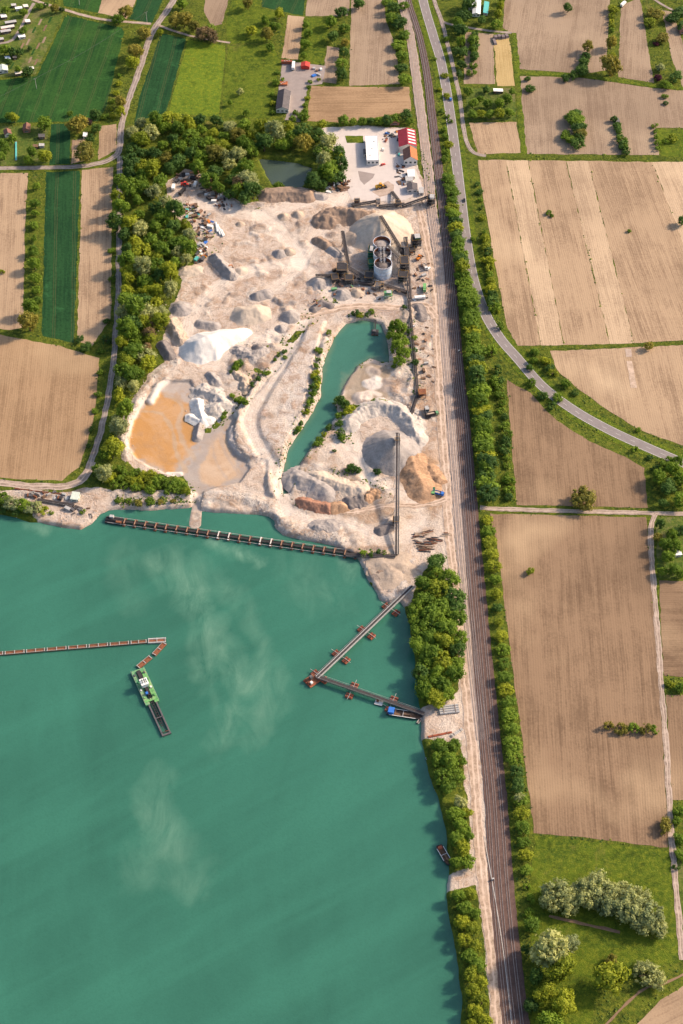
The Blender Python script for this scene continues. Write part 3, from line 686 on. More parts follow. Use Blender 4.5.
field([(507, 380), (530, 393), (557, 421), (589, 441), (625, 457), (644, 468), (648, 508), (517, 505), (512, 450)], 'soil_brown', V(520, 385, 530, 505), 'wedge shaped ploughed field below the main road')
field([(490, 514), (646, 517), (651, 570), (661, 700), (668, 848), (600, 839), (534, 833), (525, 760), (510, 650), (497, 545)], 'soil_brown', V(560, 520, 580, 830), 'long ploughed field with a lone yellow bush')
field([(659, 581), (720, 582), (720, 677), (664, 676)], 'soil_brown', V(660, 600, 720, 600), 'ploughed field east of the field track')
field([(666, 695), (720, 696), (720, 800), (672, 800)], 'soil_brown', V(667, 697, 672, 800), 'ploughed field beyond the grass strip')
field([(534, 836), (600, 842), (668, 851), (673, 890), (681, 960), (650, 970), (600, 990), (560, 1100), (530, 1100), (530, 900)], 'meadow', V(540, 840, 660, 850), 'green meadow around the willow group', 'meadow', 1.5)
field([(676, 850), (720, 850), (720, 960), (684, 955)], 'garden_grass', V(676, 850, 684, 955), 'rough garden grass along the field track', 'meadow')
field([(637, 1024), (660, 1000), (690, 982), (720, 975), (720, 1100), (625, 1100)], 'soil_tan', V(650, 1020, 690, 1000), 'tan corner field behind the meadow')
field([(36, 3), (64, 14), (36, 74), (0, 77), (-90, 77), (-90, 0), (20, -8)], 'garden_grass', V(40, 10, 20, 70), 'garden plots with sheds and vegetable beds', 'meadow', 1.0)
field([(0, 126), (49, 126), (48, 164), (0, 165), (-60, 165), (-60, 126)], 'garden_grass', V(10, 126, 10, 165), 'garden plots with trees and huts beside the lane', 'meadow', 1.0)
field([(466, 88), (496, 88), (515, 89), (516, 120), (468, 121)], 'garden_grass', V(466, 88, 468, 120), 'walled garden with fruit trees', 'meadow', 1.0)
field([(655, 517), (720, 517), (720, 578), (659, 578)], 'garden_grass', V(655, 517, 659, 578), 'overgrown garden plot beside the field track', 'meadow', 1.0)
for k, (x, y) in enumerate([(40, 22), (45, 28), (34, 30), (28, 42), (22, 46), (33, 52), (44, 40), (36, 62), (50, 20), (30, 60), (38, 46), (12, 66)]):
    sheet('vegetable_bed', [(x-2.5, y+3), (x-.5, y+3.2), (x+2.6, y-3), (x+.8, y-3.2)], .05, ('soil_grey', 'soil_brown', 'crop_mid')[k % 3], V(x-2, y+3, x+1, y-3), 'narrow vegetable bed in the garden plots by the sheds', .15)
# yards
sheet('yard', [(283, 61), (302, 63), (326, 66), (322, 84), (308, 86), (300, 122), (285, 120), (289, 108), (276, 106)], .05, 'asphalt_yard', V(290, 60, 285, 120), 'grey paved yard of the workshop')
sheet('yard', YARD, .05, 'concrete_yard', V(350, 130, 355, 200), 'pale dusty yard around the quarry office', .9)
sheet('yard', [(358, 171), (375, 174), (373, 178), (364, 185), (360, 180)], .06, 'asphalt_yard', V(360, 170, 365, 185), 'grey triangular gravel island in the yard', .2)
sheet('yard', [(372, 192), (378, 186), (388, 181), (394, 185), (393, 194), (380, 197)], .06, 'siding_ground', V(370, 190, 395, 190), 'brown loading patch where the yellow loader stands', .3)
sheet('yard', [(345, 136), (363, 136), (364, 143), (347, 143)], .06, 'meadow', V(345, 140, 364, 140), 'green lawn patch beside the white office', .3)

# ------------------------------------------------------------------ roads and tracks
HWY = [(416, -40), (423, 0), (433, 35), (441, 62), (448, 100), (455, 150), (461, 199), (465.5, 235), (473, 278), (484, 311), (499, 337), (517, 358), (543, 387),
       (575, 411), (611, 431), (646, 447), (683, 463), (760, 496)]
strip('road_verge', HWY, 17, .045, 'meadow', 'mown grass verge of the main road', 1.0)
hw = strip('main_road', HWY, 8.6, .10, 'asphalt', 'grey two lane main road curving past the fields', .05)
for off in (-3.9, 3.9): strip('edge_line', HWY, .30, .13, 'line_paint', None, 0, None, hw, off)
cl = crom(P2(HWY), 1.0)
def dash_marks(parent, line, every, length, width, z, mat):
    s = 0; prev = line[0]; nxt = 0; k = 0
    for i in range(1, len(line)):
        s += (line[i]-prev).length; prev = line[i]
        if s > nxt and i+1 < len(line):
            t = (line[i+1]-line[i-1]).normalized(); n = Vector((-t.y, t.x)); a, b = line[i]-t*length/2, line[i]+t*length/2
            q = [a+n*width/2, a-n*width/2, b-n*width/2, b+n*width/2]
            m = bpy.data.meshes.new('centre_dash'); m.from_pydata([(v.x, v.y, z) for v in q], [], [(0, 1, 2, 3)]); m.materials.append(MATS[mat])
            link('centre_dash', m, parent); nxt = s+every
dash_marks(hw, cl, 12, 4, .22, hw.data.vertices[0].co.z+.008, 'line_paint')
strip('farm_road', [(196, -40), (174, 0), (157, 25), (149, 40), (141, 65), (133, 88), (126, 108), (121, 130), (120, 148), (114, 157), (100, 163), (70, 167), (0, 168), (-60, 168)], 5.6, .07, 'farm_road', 'pale farm road bending round the garden plots', .35, (6.2, 4.6))
strip('path', [(10, -12), (34, 0), (62, 9), (100, 19), (151, 24)], 3.4, .07, 'dirt_road', 'white gravel path joining the farm road')
strip('path', [(158, 25), (168, 29), (180, 33), (200, 38), (230, 43)], 2.6, .07, 'dirt_road', 'white gravel path along the flowering meadow')
strip('path', [(34, 3), (26, 17), (18, 33), (8, 42), (-20, 44)], 3.0, .07, 'farm_road', 'grey lane between the garden sheds')
strip('track', [(120, 156), (119, 200), (119, 250), (118, 300), (115, 345), (111, 380), (104, 418), (96, 447), (88, 469), (79, 481)], 4.6, .07, 'farm_road', 'dirt track between the wood and the fields', .5)
strip('track', [(92, 462), (84, 478), (66, 486), (30, 486), (0, 483), (-60, 480)], 6.0, .08, 'dirt_road', 'pale dirt road along the lake shore', .6)
strip('track', [(424, -40), (434, 0), (441, 19), (446, 38), (454, 71), (460, 100), (463, 125), (467, 143), (474, 153), (486, 156)], 3.6, .07, 'farm_road', 'gravel track beside the main road', .2)
strip('track', [(443, 22), (452, 25), (470, 28), (490, 31), (512, 33)], 3.0, .07, 'farm_road', 'gravel track to the caravan plot', .2)
strip('grass_track', [(514, 33), (517, 70), (520, 110), (524, 154)], 5, .05, 'meadow', 'grass track between the small fields', .6)
strip('grass_track', [(478, 157), (540, 157.5), (620, 158.5), (720, 160)], 4.5, .06, 'grass', 'grass track above the very large field', .6)
strip('grass_track', [(519, 73), (582, 76), (653, 86), (720, 92)], 4.5, .06, 'meadow', 'grass track between the upper fields', .6)
strip('grass_track', [(516, 349), (600, 347), (720, 341)], 4.5, .06, 'grass', 'grass track below the very large field', .6)
strip('track', [(480, 508), (497, 509), (560, 511), (640, 513), (683, 514), (760, 515)], 3.8, .07, 'dirt_road', 'pale field track crossing from the railway', .35)
strip('track', [(656, 514), (652, 522), (651, 545), (655, 600), (661, 680), (666, 745), (671, 829), (677, 897), (682, 960)], 3.6, .07, 'dirt_road', 'pale field track beside the long field', .45)
strip('track', [(590, 1040), (640, 992), (660, 985), (690, 972)], 1.6, .07, 'soil_brown', 'dirt path across the meadow corner', .4)
strip('path', [(549, 916), (575, 922), (620, 932)], 2.0, .07, 'soil_brown', 'worn path in front of the willows', .4)
strip('path', [(655, 0), (668, 8), (683, 14)], 2.6, .07, 'farm_road', 'grey lane at the far orchard', .2)
strip('path', [(640, -6), (655, 0)], 2.6, .07, 'farm_road', 'grey lane leading to the parked van', .2)
strip('haul_road', HR, 6.5, .07, 'haul_road', 'sandy haul road along the railway', .6)
strip('haul_road', HR2, 7, .07, 'haul_road', 'sandy haul road below the processing plant', .9)
strip('haul_road', HR3, 5, .07, 'haul_road', 'sandy haul road crossing under the long conveyor', .9)

# ------------------------------------------------------------------ railway
sd = strip('railway_siding_bed', SID, 9.5, .10, 'siding_ground', 'brown gravel bed of the overgrown sidings', .5, (8, 10))
rb = strip('railway_bed', MAIN, 14.5, .16, 'ballast', 'dark ballast bed of the railway line', .3, (4.5, 16.5))
def rails(parent, line, offs, z, o0=0.0):
    base = crom(P2(line), 6.0); n = len(base)
    for oc in offs:
        for g in (-.75, .75):
            mb = MB(); pr = None
            for i, p in enumerate(base):
                t = (base[min(i+1, n-1)]-base[max(i-1, 0)]).normalized(); nr = Vector((-t.y, t.x)); f = .62+.38*(1-i/(n-1)) if False else .36+.64*i/(n-1) if len(offs) > 2 and offs[0] < -5 else .8
                q = p+nr*((oc*f)+g); q = Vector((q.x, q.y, z))
                if pr is not None: mb.bar(pr, q, .2, .18)
                pr = q
            mb.build('rail', 'rail_steel', parent)
rails(rb, MAIN, (-5.6, -1.2, 3.6), .16+ZC[0]*ZST+.12)
rails(sd, SID, (-4.0, -1.0, 2.6), .10+ZC[0]*ZST+.10)
# pale cable trough along the tracks
strip('cable_trough', [(484, 836), (490, 870), (497, 910), (503, 950), (509, 1000), (514, 1050)], .45, .3, 'concrete', 'pale concrete cable trough beside the tracks', .02)
# ------------------------------------------------------------------ stockpiles: each heap its own relief mesh
HN = [0]
def heap(px, r, h, mat, label, name='gravel_heap', cat='gravel heap', lump=.13, flat=0.0, hs=None, group=None):
    """px: crest line on the ground; r, h in metres; hs: heights along the crest as fractions"""
    HN[0] += 1; sd = HN[0]*13; w = P2(px)
    cx = sum(p.x for p in w)/len(w); cy = sum(p.y for p in w)/len(w); g0 = gz(cx, cy)
    x0 = min(p.x for p in w)-r*1.5; x1 = max(p.x for p in w)+r*1.5; y0 = min(p.y for p in w)-r*1.5; y1 = max(p.y for p in w)+r*1.5
    s = max(.45, min(.9, r/14)); XX, YY = np.meshgrid(np.arange(x0, x1+s, s), np.arange(y0, y1+s, s))
    d, t = ldist(w, XX, YY); hh = h*np.ones(XX.shape)
    if hs is not None: hh = h*np.interp(t, np.linspace(0, 1, len(hs)), hs)
    ang = np.arctan2(YY-cy, XX-cx)
    d = d*(1+.10*fbm(np.cos(ang)*9, np.sin(ang)*9+sd, 3.0, sd, 3))+fbm(XX, YY, max(2.5, r*.5), sd+3, 4)*r*lump
    if flat: d = np.maximum(d, flat*r)
    z = hh-d*(h/r)
    top = hh*.93; z = np.where(z > top-.6, top-.6+(z-top+.6)*.7, z)
    z = z+(fbm(XX, YY, 2.0, sd+7, 3)*.22+(lump*2.2)*(.5-np.abs(fbm(XX, YY, 5.0, sd+8, 3))*2)*np.clip(z/h, 0, 1))*min(1, h/4)
    toe = .35; z = np.where(z < toe, toe-(toe-z)*.7, z)
    keep = (np.maximum(np.maximum(z[:-1, :-1], z[1:, 1:]), np.maximum(z[1:, :-1], z[:-1, 1:])) > -.9)
    m, _ = grid_mesh(name, XX-cx, YY-cy, np.maximum(z, -1.6), mat, keep)
    o = link(name, m, None, (cx, cy, g0)); return tag(o, label, cat, group)
heap([(199, 350), (208, 346), (222, 340), (243, 333)], 17.5, 12, 'heap_white', 'big white gravel stockpile with a long tail beside the settling basin', lump=.10, hs=[.9, 1, .7, .35])
heap([(244, 316), (257, 314)], 11, 7, 'heap_sand', 'sand heap with a dark western flank near the white stockpile')
heap([(257, 297), (266, 294)], 6, 4.5, 'heap_grey', 'small grey heap behind the sand heap')
heap([(181, 309)], 8.5, 4.8, 'heap_grey', 'low grey heap at the edge of the wood', flat=.15)
heap([(171, 322), (176, 333), (181, 342)], 7, 5, 'heap_tan', 'ribbed tan spoil ridge at the edge of the wood', lump=.3)
heap([(163, 345), (170, 357)], 5, 4.0, 'heap_dark', 'dark soil bank below the wood', 'soil_heap', 'soil heap')
heap([(201, 324), (214, 326)], 5, 3.2, 'heap_grey', 'grey gravel ridge lying behind the white stockpile')
heap([(216, 259), (223, 268), (231, 276)], 6.5, 6, 'heap_grey', 'steep grey ridge in the upper pit', lump=.2)
heap([(241, 271)], 5.5, 2.4, 'heap_sand', 'low round sand cone beside the steep grey ridge', lump=.06)
heap([(279, 254)], 6, 4.5, 'heap_grey', 'grey gravel cone in the middle of the upper pit')
heap([(289, 252)], 5.5, 3.6, 'heap_tan', 'tan gravel cone touching the grey cone')
heap([(284, 217)], 5, 3.2, 'heap_tan', 'small tan mound below the long spoil ridge')
heap([(298, 215)], 5, 3.4, 'heap_tan', 'small brown mound with a sharp tip near the long spoil ridge')
heap([(268, 196), (285, 194), (307, 196)], 9, 6.5, 'heap_brown', 'long flat topped spoil ridge below the dark pond', lump=.2, flat=.3)
heap([(240, 224)], 4, 2.6, 'heap_tan', 'little round mound beside the scrap track')
heap([(315, 196), (322, 197)], 5, 3, 'heap_grey', 'low rubble mound at the yard corner')
heap([(186, 272), (196, 270)], 7, 3, 'heap_sand', 'rounded sand bank at the edge of the wood', flat=.2)
heap([(325, 221), (338, 216), (352, 217), (368, 219)], 11, 8, 'heap_brown', 'long ribbed spoil ridge behind the sand cone', lump=.32)
heap([(380, 231)], 26.5, 16.8, 'heap_sand', 'tall pale sand cone under the plant conveyor', 'sand_cone', 'sand heap', lump=.05)
heap([(355, 238)], 10, 4.5, 'heap_tan', 'flattened sand apron west of the tall sand cone', lump=.15)
heap([(318, 241), (327, 246)], 5.5, 4.2, 'heap_brown', 'brown ridge in front of the long ribbed ridge')
heap([(331, 250), (338, 255)], 5, 3.6, 'heap_grey', 'grey ridge beside the radial conveyor')
heap([(348, 250)], 5, 3, 'heap_grey', 'small grey cone under the radial conveyor')
heap([(318, 283)], 8, 4.6, 'heap_grey', 'grey gravel cone west of the crusher')
heap([(342, 294)], 8, 4.4, 'heap_grey', 'broad grey cone in front of the crusher')
heap([(357, 293)], 6, 3.2, 'heap_tan', 'small tan cone in front of the crusher')
heap([(392, 452)], 22, 14.5, 'heap_grey', 'great grey gravel cone under the long stockpile conveyor', 'gravel_cone', lump=.04)
heap([(348, 424), (362, 412), (380, 407), (398, 411), (411, 424), (416, 440)], 8.5, 5.6, 'heap_chalk', 'curved whitish gravel ridge around the great grey cone', lump=.25)
heap([(412, 463), (416, 478), (424, 490)], 12, 5.5, 'heap_orange', 'orange sandy overburden heap beside the great grey cone', 'soil_heap', 'soil heap', lump=.2)
heap([(430, 468), (438, 480)], 7, 3.0, 'heap_orange', 'lower orange soil mound beside the haul road', 'soil_heap', 'soil heap', lump=.3)
heap([(298, 480), (312, 484), (325, 492)], 10, 5, 'heap_grey', 'long grey spoil heap above the lake dyke', lump=.25)
heap([(318, 478), (345, 488), (362, 492)], 7, 3.4, 'heap_sand', 'pale sand bench behind the grey spoil heap', lump=.3)
heap([(302, 503), (314, 506), (327, 508)], 6, 4.4, 'heap_red', 'reddish brown spoil ridge above the lake dyke', 'soil_heap', 'soil heap', lump=.22)
heap([(333, 508), (343, 507)], 6, 3.6, 'heap_orange', 'orange end of the spoil row above the lake dyke', 'soil_heap', 'soil heap')
heap([(350, 503), (360, 500)], 7, 4.8, 'heap_dark', 'dark grey block heap in the spoil row', lump=.35)
heap([(366, 498), (373, 494)], 6, 4.4, 'heap_orange', 'brown and orange block heap in the spoil row', 'soil_heap', 'soil heap', lump=.35)
heap([(205, 391), (215, 394), (222, 403), (214, 410)], 8, 4.0, 'heap_chalk', 'lumpy white rubble heap between the basins', 'rubble_heap', 'rubble heap', lump=.4)
heap([(198, 402), (200, 412), (203, 421)], 4.5, 3.2, 'heap_white', 'white tongue of rubble reaching into the settling basin', 'rubble_heap', 'rubble heap', lump=.2)
heap([(190, 417), (199, 421), (210, 419)], 2.6, 1.8, 'heap_white', 'narrow white spit across the tongue of rubble', 'rubble_heap', 'rubble heap', lump=.2)
heap([(200, 424), (197, 437)], 2.6, 2.6, 'heap_grey', 'narrow grey spit in the settling basin', 'rubble_heap', 'rubble heap', lump=.2)
heap([(211, 376), (216, 382)], 5, 3.4, 'heap_grey', 'grey rubble mound next to the white rubble heap', 'rubble_heap', 'rubble heap', lump=.35)
heap([(233, 372), (243, 380), (245, 388)], 4.5, 3.0, 'heap_tan', 'tan rubble bank beside the stream', 'rubble_heap', 'rubble heap', lump=.4)
heap([(238, 352), (252, 358), (262, 352)], 5.5, 3.0, 'heap_grey', 'broken grey rubble row below the sand heap', 'rubble_heap', 'rubble heap', lump=.45)
heap([(258, 348)], 3.5, 2.6, 'heap_dark', 'small dark heap above the stream')
heap([(290, 317)], 8, 6, 'heap_grey', 'round grey heap beside the loop of the stream')
heap([(281, 329)], 5, 3.6, 'heap_grey', 'small grey heap below the round grey heap')
heap([(314, 310), (322, 303), (330, 306)], 4, 2.4, 'heap_dark', 'dark curved bank at the stream loop')
heap([(388, 528), (380, 531)], 4.5, 3.2, 'heap_dark', 'dark pile beside the foot of the long conveyor')
heap([(330, 527), (318, 529)], 5, 2.4, 'heap_grey', 'small rubble pile on the lake dyke', 'rubble_heap', 'rubble heap', lump=.4)
heap([(393, 574), (385, 565), (400, 566)], 9, 2.2, 'heap_tan', 'fan of tan silt spilling into the lake', lump=.2)
heap([(418, 308), (421, 318)], 3.5, 2.0, 'heap_dark', 'dark coal coloured pile east of the belt line', lump=.3)
heap([(411, 311), (407, 318)], 5, 2.2, 'heap_tan', 'tan bank north of the willow clump', lump=.3)

# ------------------------------------------------------------------ trees and shrubs
def ico(sub):
    bm = bmesh.new(); bmesh.ops.create_icosphere(bm, subdivisions=sub, radius=1)
    bm.verts.ensure_lookup_table(); v = [x.co.copy() for x in bm.verts]; f = [tuple(a.index for a in y.verts) for y in bm.faces]; bm.free(); return v, f
ICO1 = ico(1)
def crown_mesh(name, mat, seed, style):
    """unit crown: radius about 1, centre at z = 1.2 (tree) or 0.55 (shrub); lobes of small leaf faces round knobbly cores"""
    r = random.Random(seed); mb = MB(); lobes = []
    if style == 'round': n, zc, vs, sp = 26, 1.0, .86, .64
    elif style == 'tall': n, zc, vs, sp = 28, 1.3, 1.25, .62
    elif style == 'wide': n, zc, vs, sp = 28, .82, .66, .70
    else: n, zc, vs, sp = 14, .50, .52, .62
    for k in range(n):
        u = (k+.5)/n; th = k*2.39996+r.uniform(-.4, .4); cz = 1-1.75*u; q = math.sqrt(max(0, 1-cz*cz))*sp*r.uniform(.8, 1.18)
        if k == 0: ex, ey = r.uniform(.82, 1.2), r.uniform(.82, 1.2)
        lobes.append((Vector((q*math.cos(th)*ex, q*math.sin(th)*ey, zc+cz*sp*vs*r.uniform(.85, 1.2))), r.choice((r.uniform(.13, .24), r.uniform(.22, .42)))))
    for c, R in lobes:
        mb.add([c+Vector((v.x, v.y, v.z*.9))*R*.74*r.uniform(.85, 1.12) for v in ICO1[0]], ICO1[1])
        m = int(95*(R/.38)**2)
        for _ in range(m):
            d = Vector((r.gauss(0, 1), r.gauss(0, 1), r.gauss(.15, 1))).normalized(); p = c+d*R*r.uniform(.72, 1.12 if r.random() < .8 else 1.45)
            nrm = (d+Vector((r.gauss(0, .5), r.gauss(0, .5), r.gauss(.1, .5)))).normalized(); a = nrm.orthogonal().normalized(); b = nrm.cross(a)
            t = r.uniform(0, 6.28); a, b = a*math.cos(t)+b*math.sin(t), b*math.cos(t)-a*math.sin(t); s = r.uniform(.045, .10)
            mb.add([p+a*s, p+b*s*.75, p-a*s, p-b*s*.75], [(0, 1, 2, 3)])
    me = bpy.data.meshes.new(name); me.from_pydata(mb.v, [], mb.f); me.materials.append(MATS[mat]); me.update(); return me
def trunk_mesh(name, seed, zc):
    r = random.Random(seed); mb = MB(); mb.tube((0, 0, -.12), (0, 0, zc*.55), .085, 7, .06); top = Vector((0, 0, zc*.5))
    for k in range(4):
        t = k*1.57+r.uniform(-.4, .4); mb.tube(top, top+Vector((math.cos(t)*.38, math.sin(t)*.38, zc*.42)), .045, 5, .02)
    return mb.mesh(name, 'bark')
ZCEN = {'round': 1.0, 'tall': 1.3, 'wide': .82, 'shrub': .5}
CROWN = {}; TRUNK = {}
for st in ZCEN:
    for v in range(5):
        TRUNK[st, v] = trunk_mesh('trunk' if st != 'shrub' else 'stem', 5+v, ZCEN[st])
        for k in FOL: CROWN[st, v, k] = (st, v, k)
def crown(st, v, k):
    c = CROWN[st, v, k]
    if isinstance(c, tuple):
        c = CROWN[st, v, k] = crown_mesh('crown' if st != 'shrub' else 'foliage', 'foliage_'+k, 100+v*17+len(st)*31, st)
    return c
TR = random.Random(4)
ADJ = {'g': 'green', 'd': 'dark green', 'y': 'yellow-green', 's': 'silver-green', 'o': 'olive brown', 'p': 'purple leaved', 'b': 'brown'}
def tree(px, py, rpx, k, place, group=None, style=None, label=None, shrub=False, hscale=1.0):
    """px, py: middle of the crown in the picture; rpx: crown radius in pixels"""
    st = 'shrub' if shrub else (style or TR.choice(('round', 'round', 'wide', 'tall')))
    R = rpx*mpp(py)*(1.32 if shrub else 1.10); zs = R*TR.uniform(.8, 1.0)*hscale*(.62 if group and 'hedge' in group and not shrub else .78 if group and ('shore' in group or 'lake side' in group) else 1)
    p = P(px, py, ZCEN[st]*zs*.8); g = gz(p.x, p.y); p = P(px, py, g+ZCEN[st]*zs*.95); g = gz(p.x, p.y)
    if g < WATER_Z+.3 and not shrub: g = WATER_Z+.3
    v = TR.randrange(5); noun = 'shrub' if shrub else 'tree'
    gl = group or ''
    nm = ('hedge_shrub' if 'hedge' in gl or 'row' in gl or 'main road' in gl else 'bank_shrub' if 'pond' in gl or 'stream' in gl or 'dyke' in gl else 'shrub') if shrub else 'willow_tree' if k == 's' else 'woodland_tree' if 'northern wood' in gl else 'hedge_tree' if ('hedge' in gl or 'row' in gl or 'belt' in gl) else 'orchard_tree' if ('garden' in gl or 'orchard' in gl) else 'broadleaf_tree'
    if not label:
        siz = 'small' if R < (4 if not shrub else 2.2) else 'large' if R > (8.5 if not shrub else 4.2) else 'middle-sized'
        label = f"{siz} {dict(tall='tall', wide='spreading', round='round', shrub='bushy')[st]} {ADJ[k]} {noun} {place}"
    root = thing(nm, label, noun, (p.x, p.y, g), TR.uniform(0, 6.28), group)
    root.scale = (R*TR.uniform(.82, 1.18), R*TR.uniform(.82, 1.18), zs*TR.uniform(.85, 1.2))
    link('stem' if shrub else 'trunk', TRUNK[st, v], root); link('foliage' if shrub else 'crown', crown(st, v, k), root)
    return root
def inside(poly, x, y):
    c = False; n = len(poly)
    for i in range(n):
        (x0, y0), (x1, y1) = poly[i], poly[(i+1) % n]
        if (y0 > y) != (y1 > y) and x < x0+(y-y0)/(y1-y0)*(x1-x0): c = not c
    return c
def fill(poly, dmin, kinds, place, group, r=(.55, .75), shrub=False, maxn=400, style=None):
    xs = [p[0] for p in poly]; ys = [p[1] for p in poly]; got = []
    for _ in range(9000):
        x, y = TR.uniform(min(xs), max(xs)), TR.uniform(min(ys), max(ys))
        if inside(poly, x, y) and all((x-a)**2+((y-b)*1.25)**2 > dmin*dmin for a, b in got):
            got.append((x, y))
            if len(got) >= maxn: break
    got.sort(key=lambda q: q[1])
    for x, y in got:
        tree(x, y, dmin*TR.uniform(*r)*(.62+.38*mpp(512)/mpp(y)+.1), TR.choice(kinds), place, group, style, None, shrub)
def row(pts, kinds, place, group, shrub=False, style=None, dense=False):
    if dense:
        q = []
        for a, b in zip(pts, pts[1:]):
            q.append(a); L = math.hypot(a[0]-b[0], a[1]-b[1])
            if L < 20: q.append(((a[0]+b[0])/2, (a[1]+b[1])/2, (a[2]+b[2])/2*.95))
        pts = q+[pts[-1]]
    for p in pts: tree(p[0]+(TR.uniform(-1.2, 1.2) if shrub else 0), p[1]+(TR.uniform(-1.5, 1.5) if shrub else 0), p[2]*(TR.uniform(.75, 1.2) if shrub else 1), p[3] if len(p) > 3 else TR.choice(kinds), place, group, style, None, shrub)

# the wood round the pit
WOODN = [(130, 132), (140, 124), (165, 119), (200, 119), (245, 122), (290, 126), (318, 134), (340, 150), (343, 172), (330, 182), (326, 170), (322, 156), (300, 146), (258, 143),
         (249, 158), (254, 178), (256, 194), (246, 206), (232, 200), (212, 186), (200, 170), (185, 163), (170, 170), (150, 172), (128, 160)]
fill(WOODN, 11.5, 'gggdddsyo', 'in the wood north of the gravel pit', 'trees of the northern wood', (.50, .82))
WOODW = [(118, 190), (122, 165), (150, 168), (162, 178), (164, 200), (178, 212), (190, 225), (194, 242), (190, 258), (178, 276), (168, 296), (162, 318), (157, 335), (152, 352), (146, 368),
         (134, 388), (124, 412), (117, 438), (108, 462), (101, 462), (110, 430), (118, 395), (121, 350), (124, 300), (124, 250), (116, 225)]
fill(WOODW, 11.8, 'ggssyydg', 'in the wood along the west edge of the pit', 'trees of the western wood', (.50, .86))
for q in [(150, 335, 7), (147, 348, 6), (152, 322, 7)]: tree(*q, 'b', '', None, 'tall', 'brown leafless looking tree among the western wood') if q[2] == 6 else tree(*q, 'b', 'with thin crown in the western wood', 'brown trees of the western wood')
tree(238, 183, 8, 'b', '', None, 'round', 'russet brown tree in the northern wood above the scrap yard')
row([(313, 180, 9, 'd'), (322, 184, 6, 'd')], 'd', 'on the bank of the dark pond', 'trees on the pond bank', style='round')
tree(279, 184, 5, 'g', '', None, None, 'round green shrub at the lower rim of the dark pond', True)
row([(323, 163, 9), (330, 174, 9), (335, 160, 8), (322, 150, 8)], 'gys', 'east of the dark pond', 'trees east of the dark pond')
fill([(100, 468), (118, 468), (150, 474), (188, 484), (186, 492), (150, 489), (112, 485), (100, 478)], 6.2, 'ggyg', 'in the thicket on the dyke above the lake', 'dyke thicket', (.6, .85), True)
row([(104, 472, 9, 's'), (97, 470, 6, 'g'), (112, 452, 9, 'y'), (120, 428, 9, 's'), (125, 412, 9, 'g')], 'g', 'at the lower tip of the western wood', 'trees at the tip of the western wood')
row([(119, 501, 4), (128, 502, 3.5), (138, 502, 4), (150, 503, 4), (160, 502, 3.5), (172, 501, 3)], 'go', 'along the water side of the dyke', 'shrubs at the foot of the dyke', True)
row([(3, 498, 8), (12, 504, 8), (22, 505, 8), (30, 507, 7), (38, 508, 6)], 'gys', 'on the lake shore below the dirt road', 'trees on the western lake shore', style='wide')
row([(44, 510, 5, 'y'), (82, 513, 4, 'g'), (52, 512, 3, 'g'), (15, 512, 4, 'd'), (3, 510, 4, 'd')], 'g', 'at the western lake shore', 'shrubs at the western lake shore', True)
# left strips
row([(36, 186, 4), (35, 204, 5), (35, 213, 4), (34, 225, 5), (34, 238, 4), (33, 251, 6), (34, 264, 7), (35, 278, 6), (36, 290, 6), (37, 300, 5), (31, 307, 8)], 'gdgg', 'in the row between the ploughed strip and the green crop', 'shrub row between the western strips')
tree(29, 323, 11, 'o', '', None, 'round', 'olive brown round tree at the end of the shrub row')
tree(2, 272, 3, 'y', '', None, None, 'single yellow-green shrub at the rim of the western ploughed strip', True)
row([(80, 338, 6), (85, 346, 5), (106, 338, 6)], 'd', 'at the corner of the large ploughed field', 'shrubs at the large field corner', True)
row([(99, 372, 3), (98, 395, 3), (95, 412, 3), (92, 428, 3), (88, 445, 3.5), (101, 350, 4), (108, 320, 3), (112, 280, 3), (113, 250, 3), (112, 225, 3)], 'gd', 'on the verge of the dirt track', 'shrubs on the track verge', True)
# upper left
row([(136, 51, 8, 'o'), (133, 63, 7, 'y'), (144, 33, 7, 'o'), (120, 102, 6, 'o'), (121, 113, 5, 'y'), (118, 20, 6, 'g')], 'o', 'beside the farm road', 'trees beside the farm road', style='round')
row([(120, 76, 3), (118, 83, 3.5), (116, 92, 3), (113, 100, 3), (110, 108, 3), (112, 116, 3), (106, 118, 3)], 'yg', 'on the grass strip west of the farm road', 'shrubs on the grass strip', True)
row([(125, 11, 8, 'o'), (55, 9, 5, 'o'), (62, 10, 3, 'd'), (46, 5, 3, 'd')], 'o', 'on the white gravel path', 'trees on the white path', style='round')
row([(175, 21, 9), (184, 20, 8), (204, 33, 9, 'b'), (210, 30, 7), (213, 36, 7, 'b'), (160, 33, 4), (193, 26, 7), (182, 4, 6)], 'ooyg', 'in the orchard beside the white path', 'orchard trees', style='round')
row([(27, 73, 7, 'd'), (40, 6, 4), (24, 13, 4), (5, 10, 5), (12, 52, 5), (4, 50, 6), (20, 52, 4), (30, 48, 3), (18, 70, 4), (23, 31, 5), (8, 62, 4)], 'gdg', 'among the garden sheds', 'garden trees among the sheds', style='round')
row([(14, 118, 6), (8, 116, 4), (44, 125, 8), (77, 126, 10, 'o'), (95, 116, 6), (45, 156, 8, 'y'), (85, 152, 12, 'o'), (3, 142, 6), (6, 150, 5), (12, 140, 5), (2, 157, 5), (32, 152, 6), (28, 160, 5), (70, 113, 3), (90, 140, 5), (96, 128, 5)], 'ggdy', 'in the garden plots by the lane', 'trees of the lane gardens', style='round')
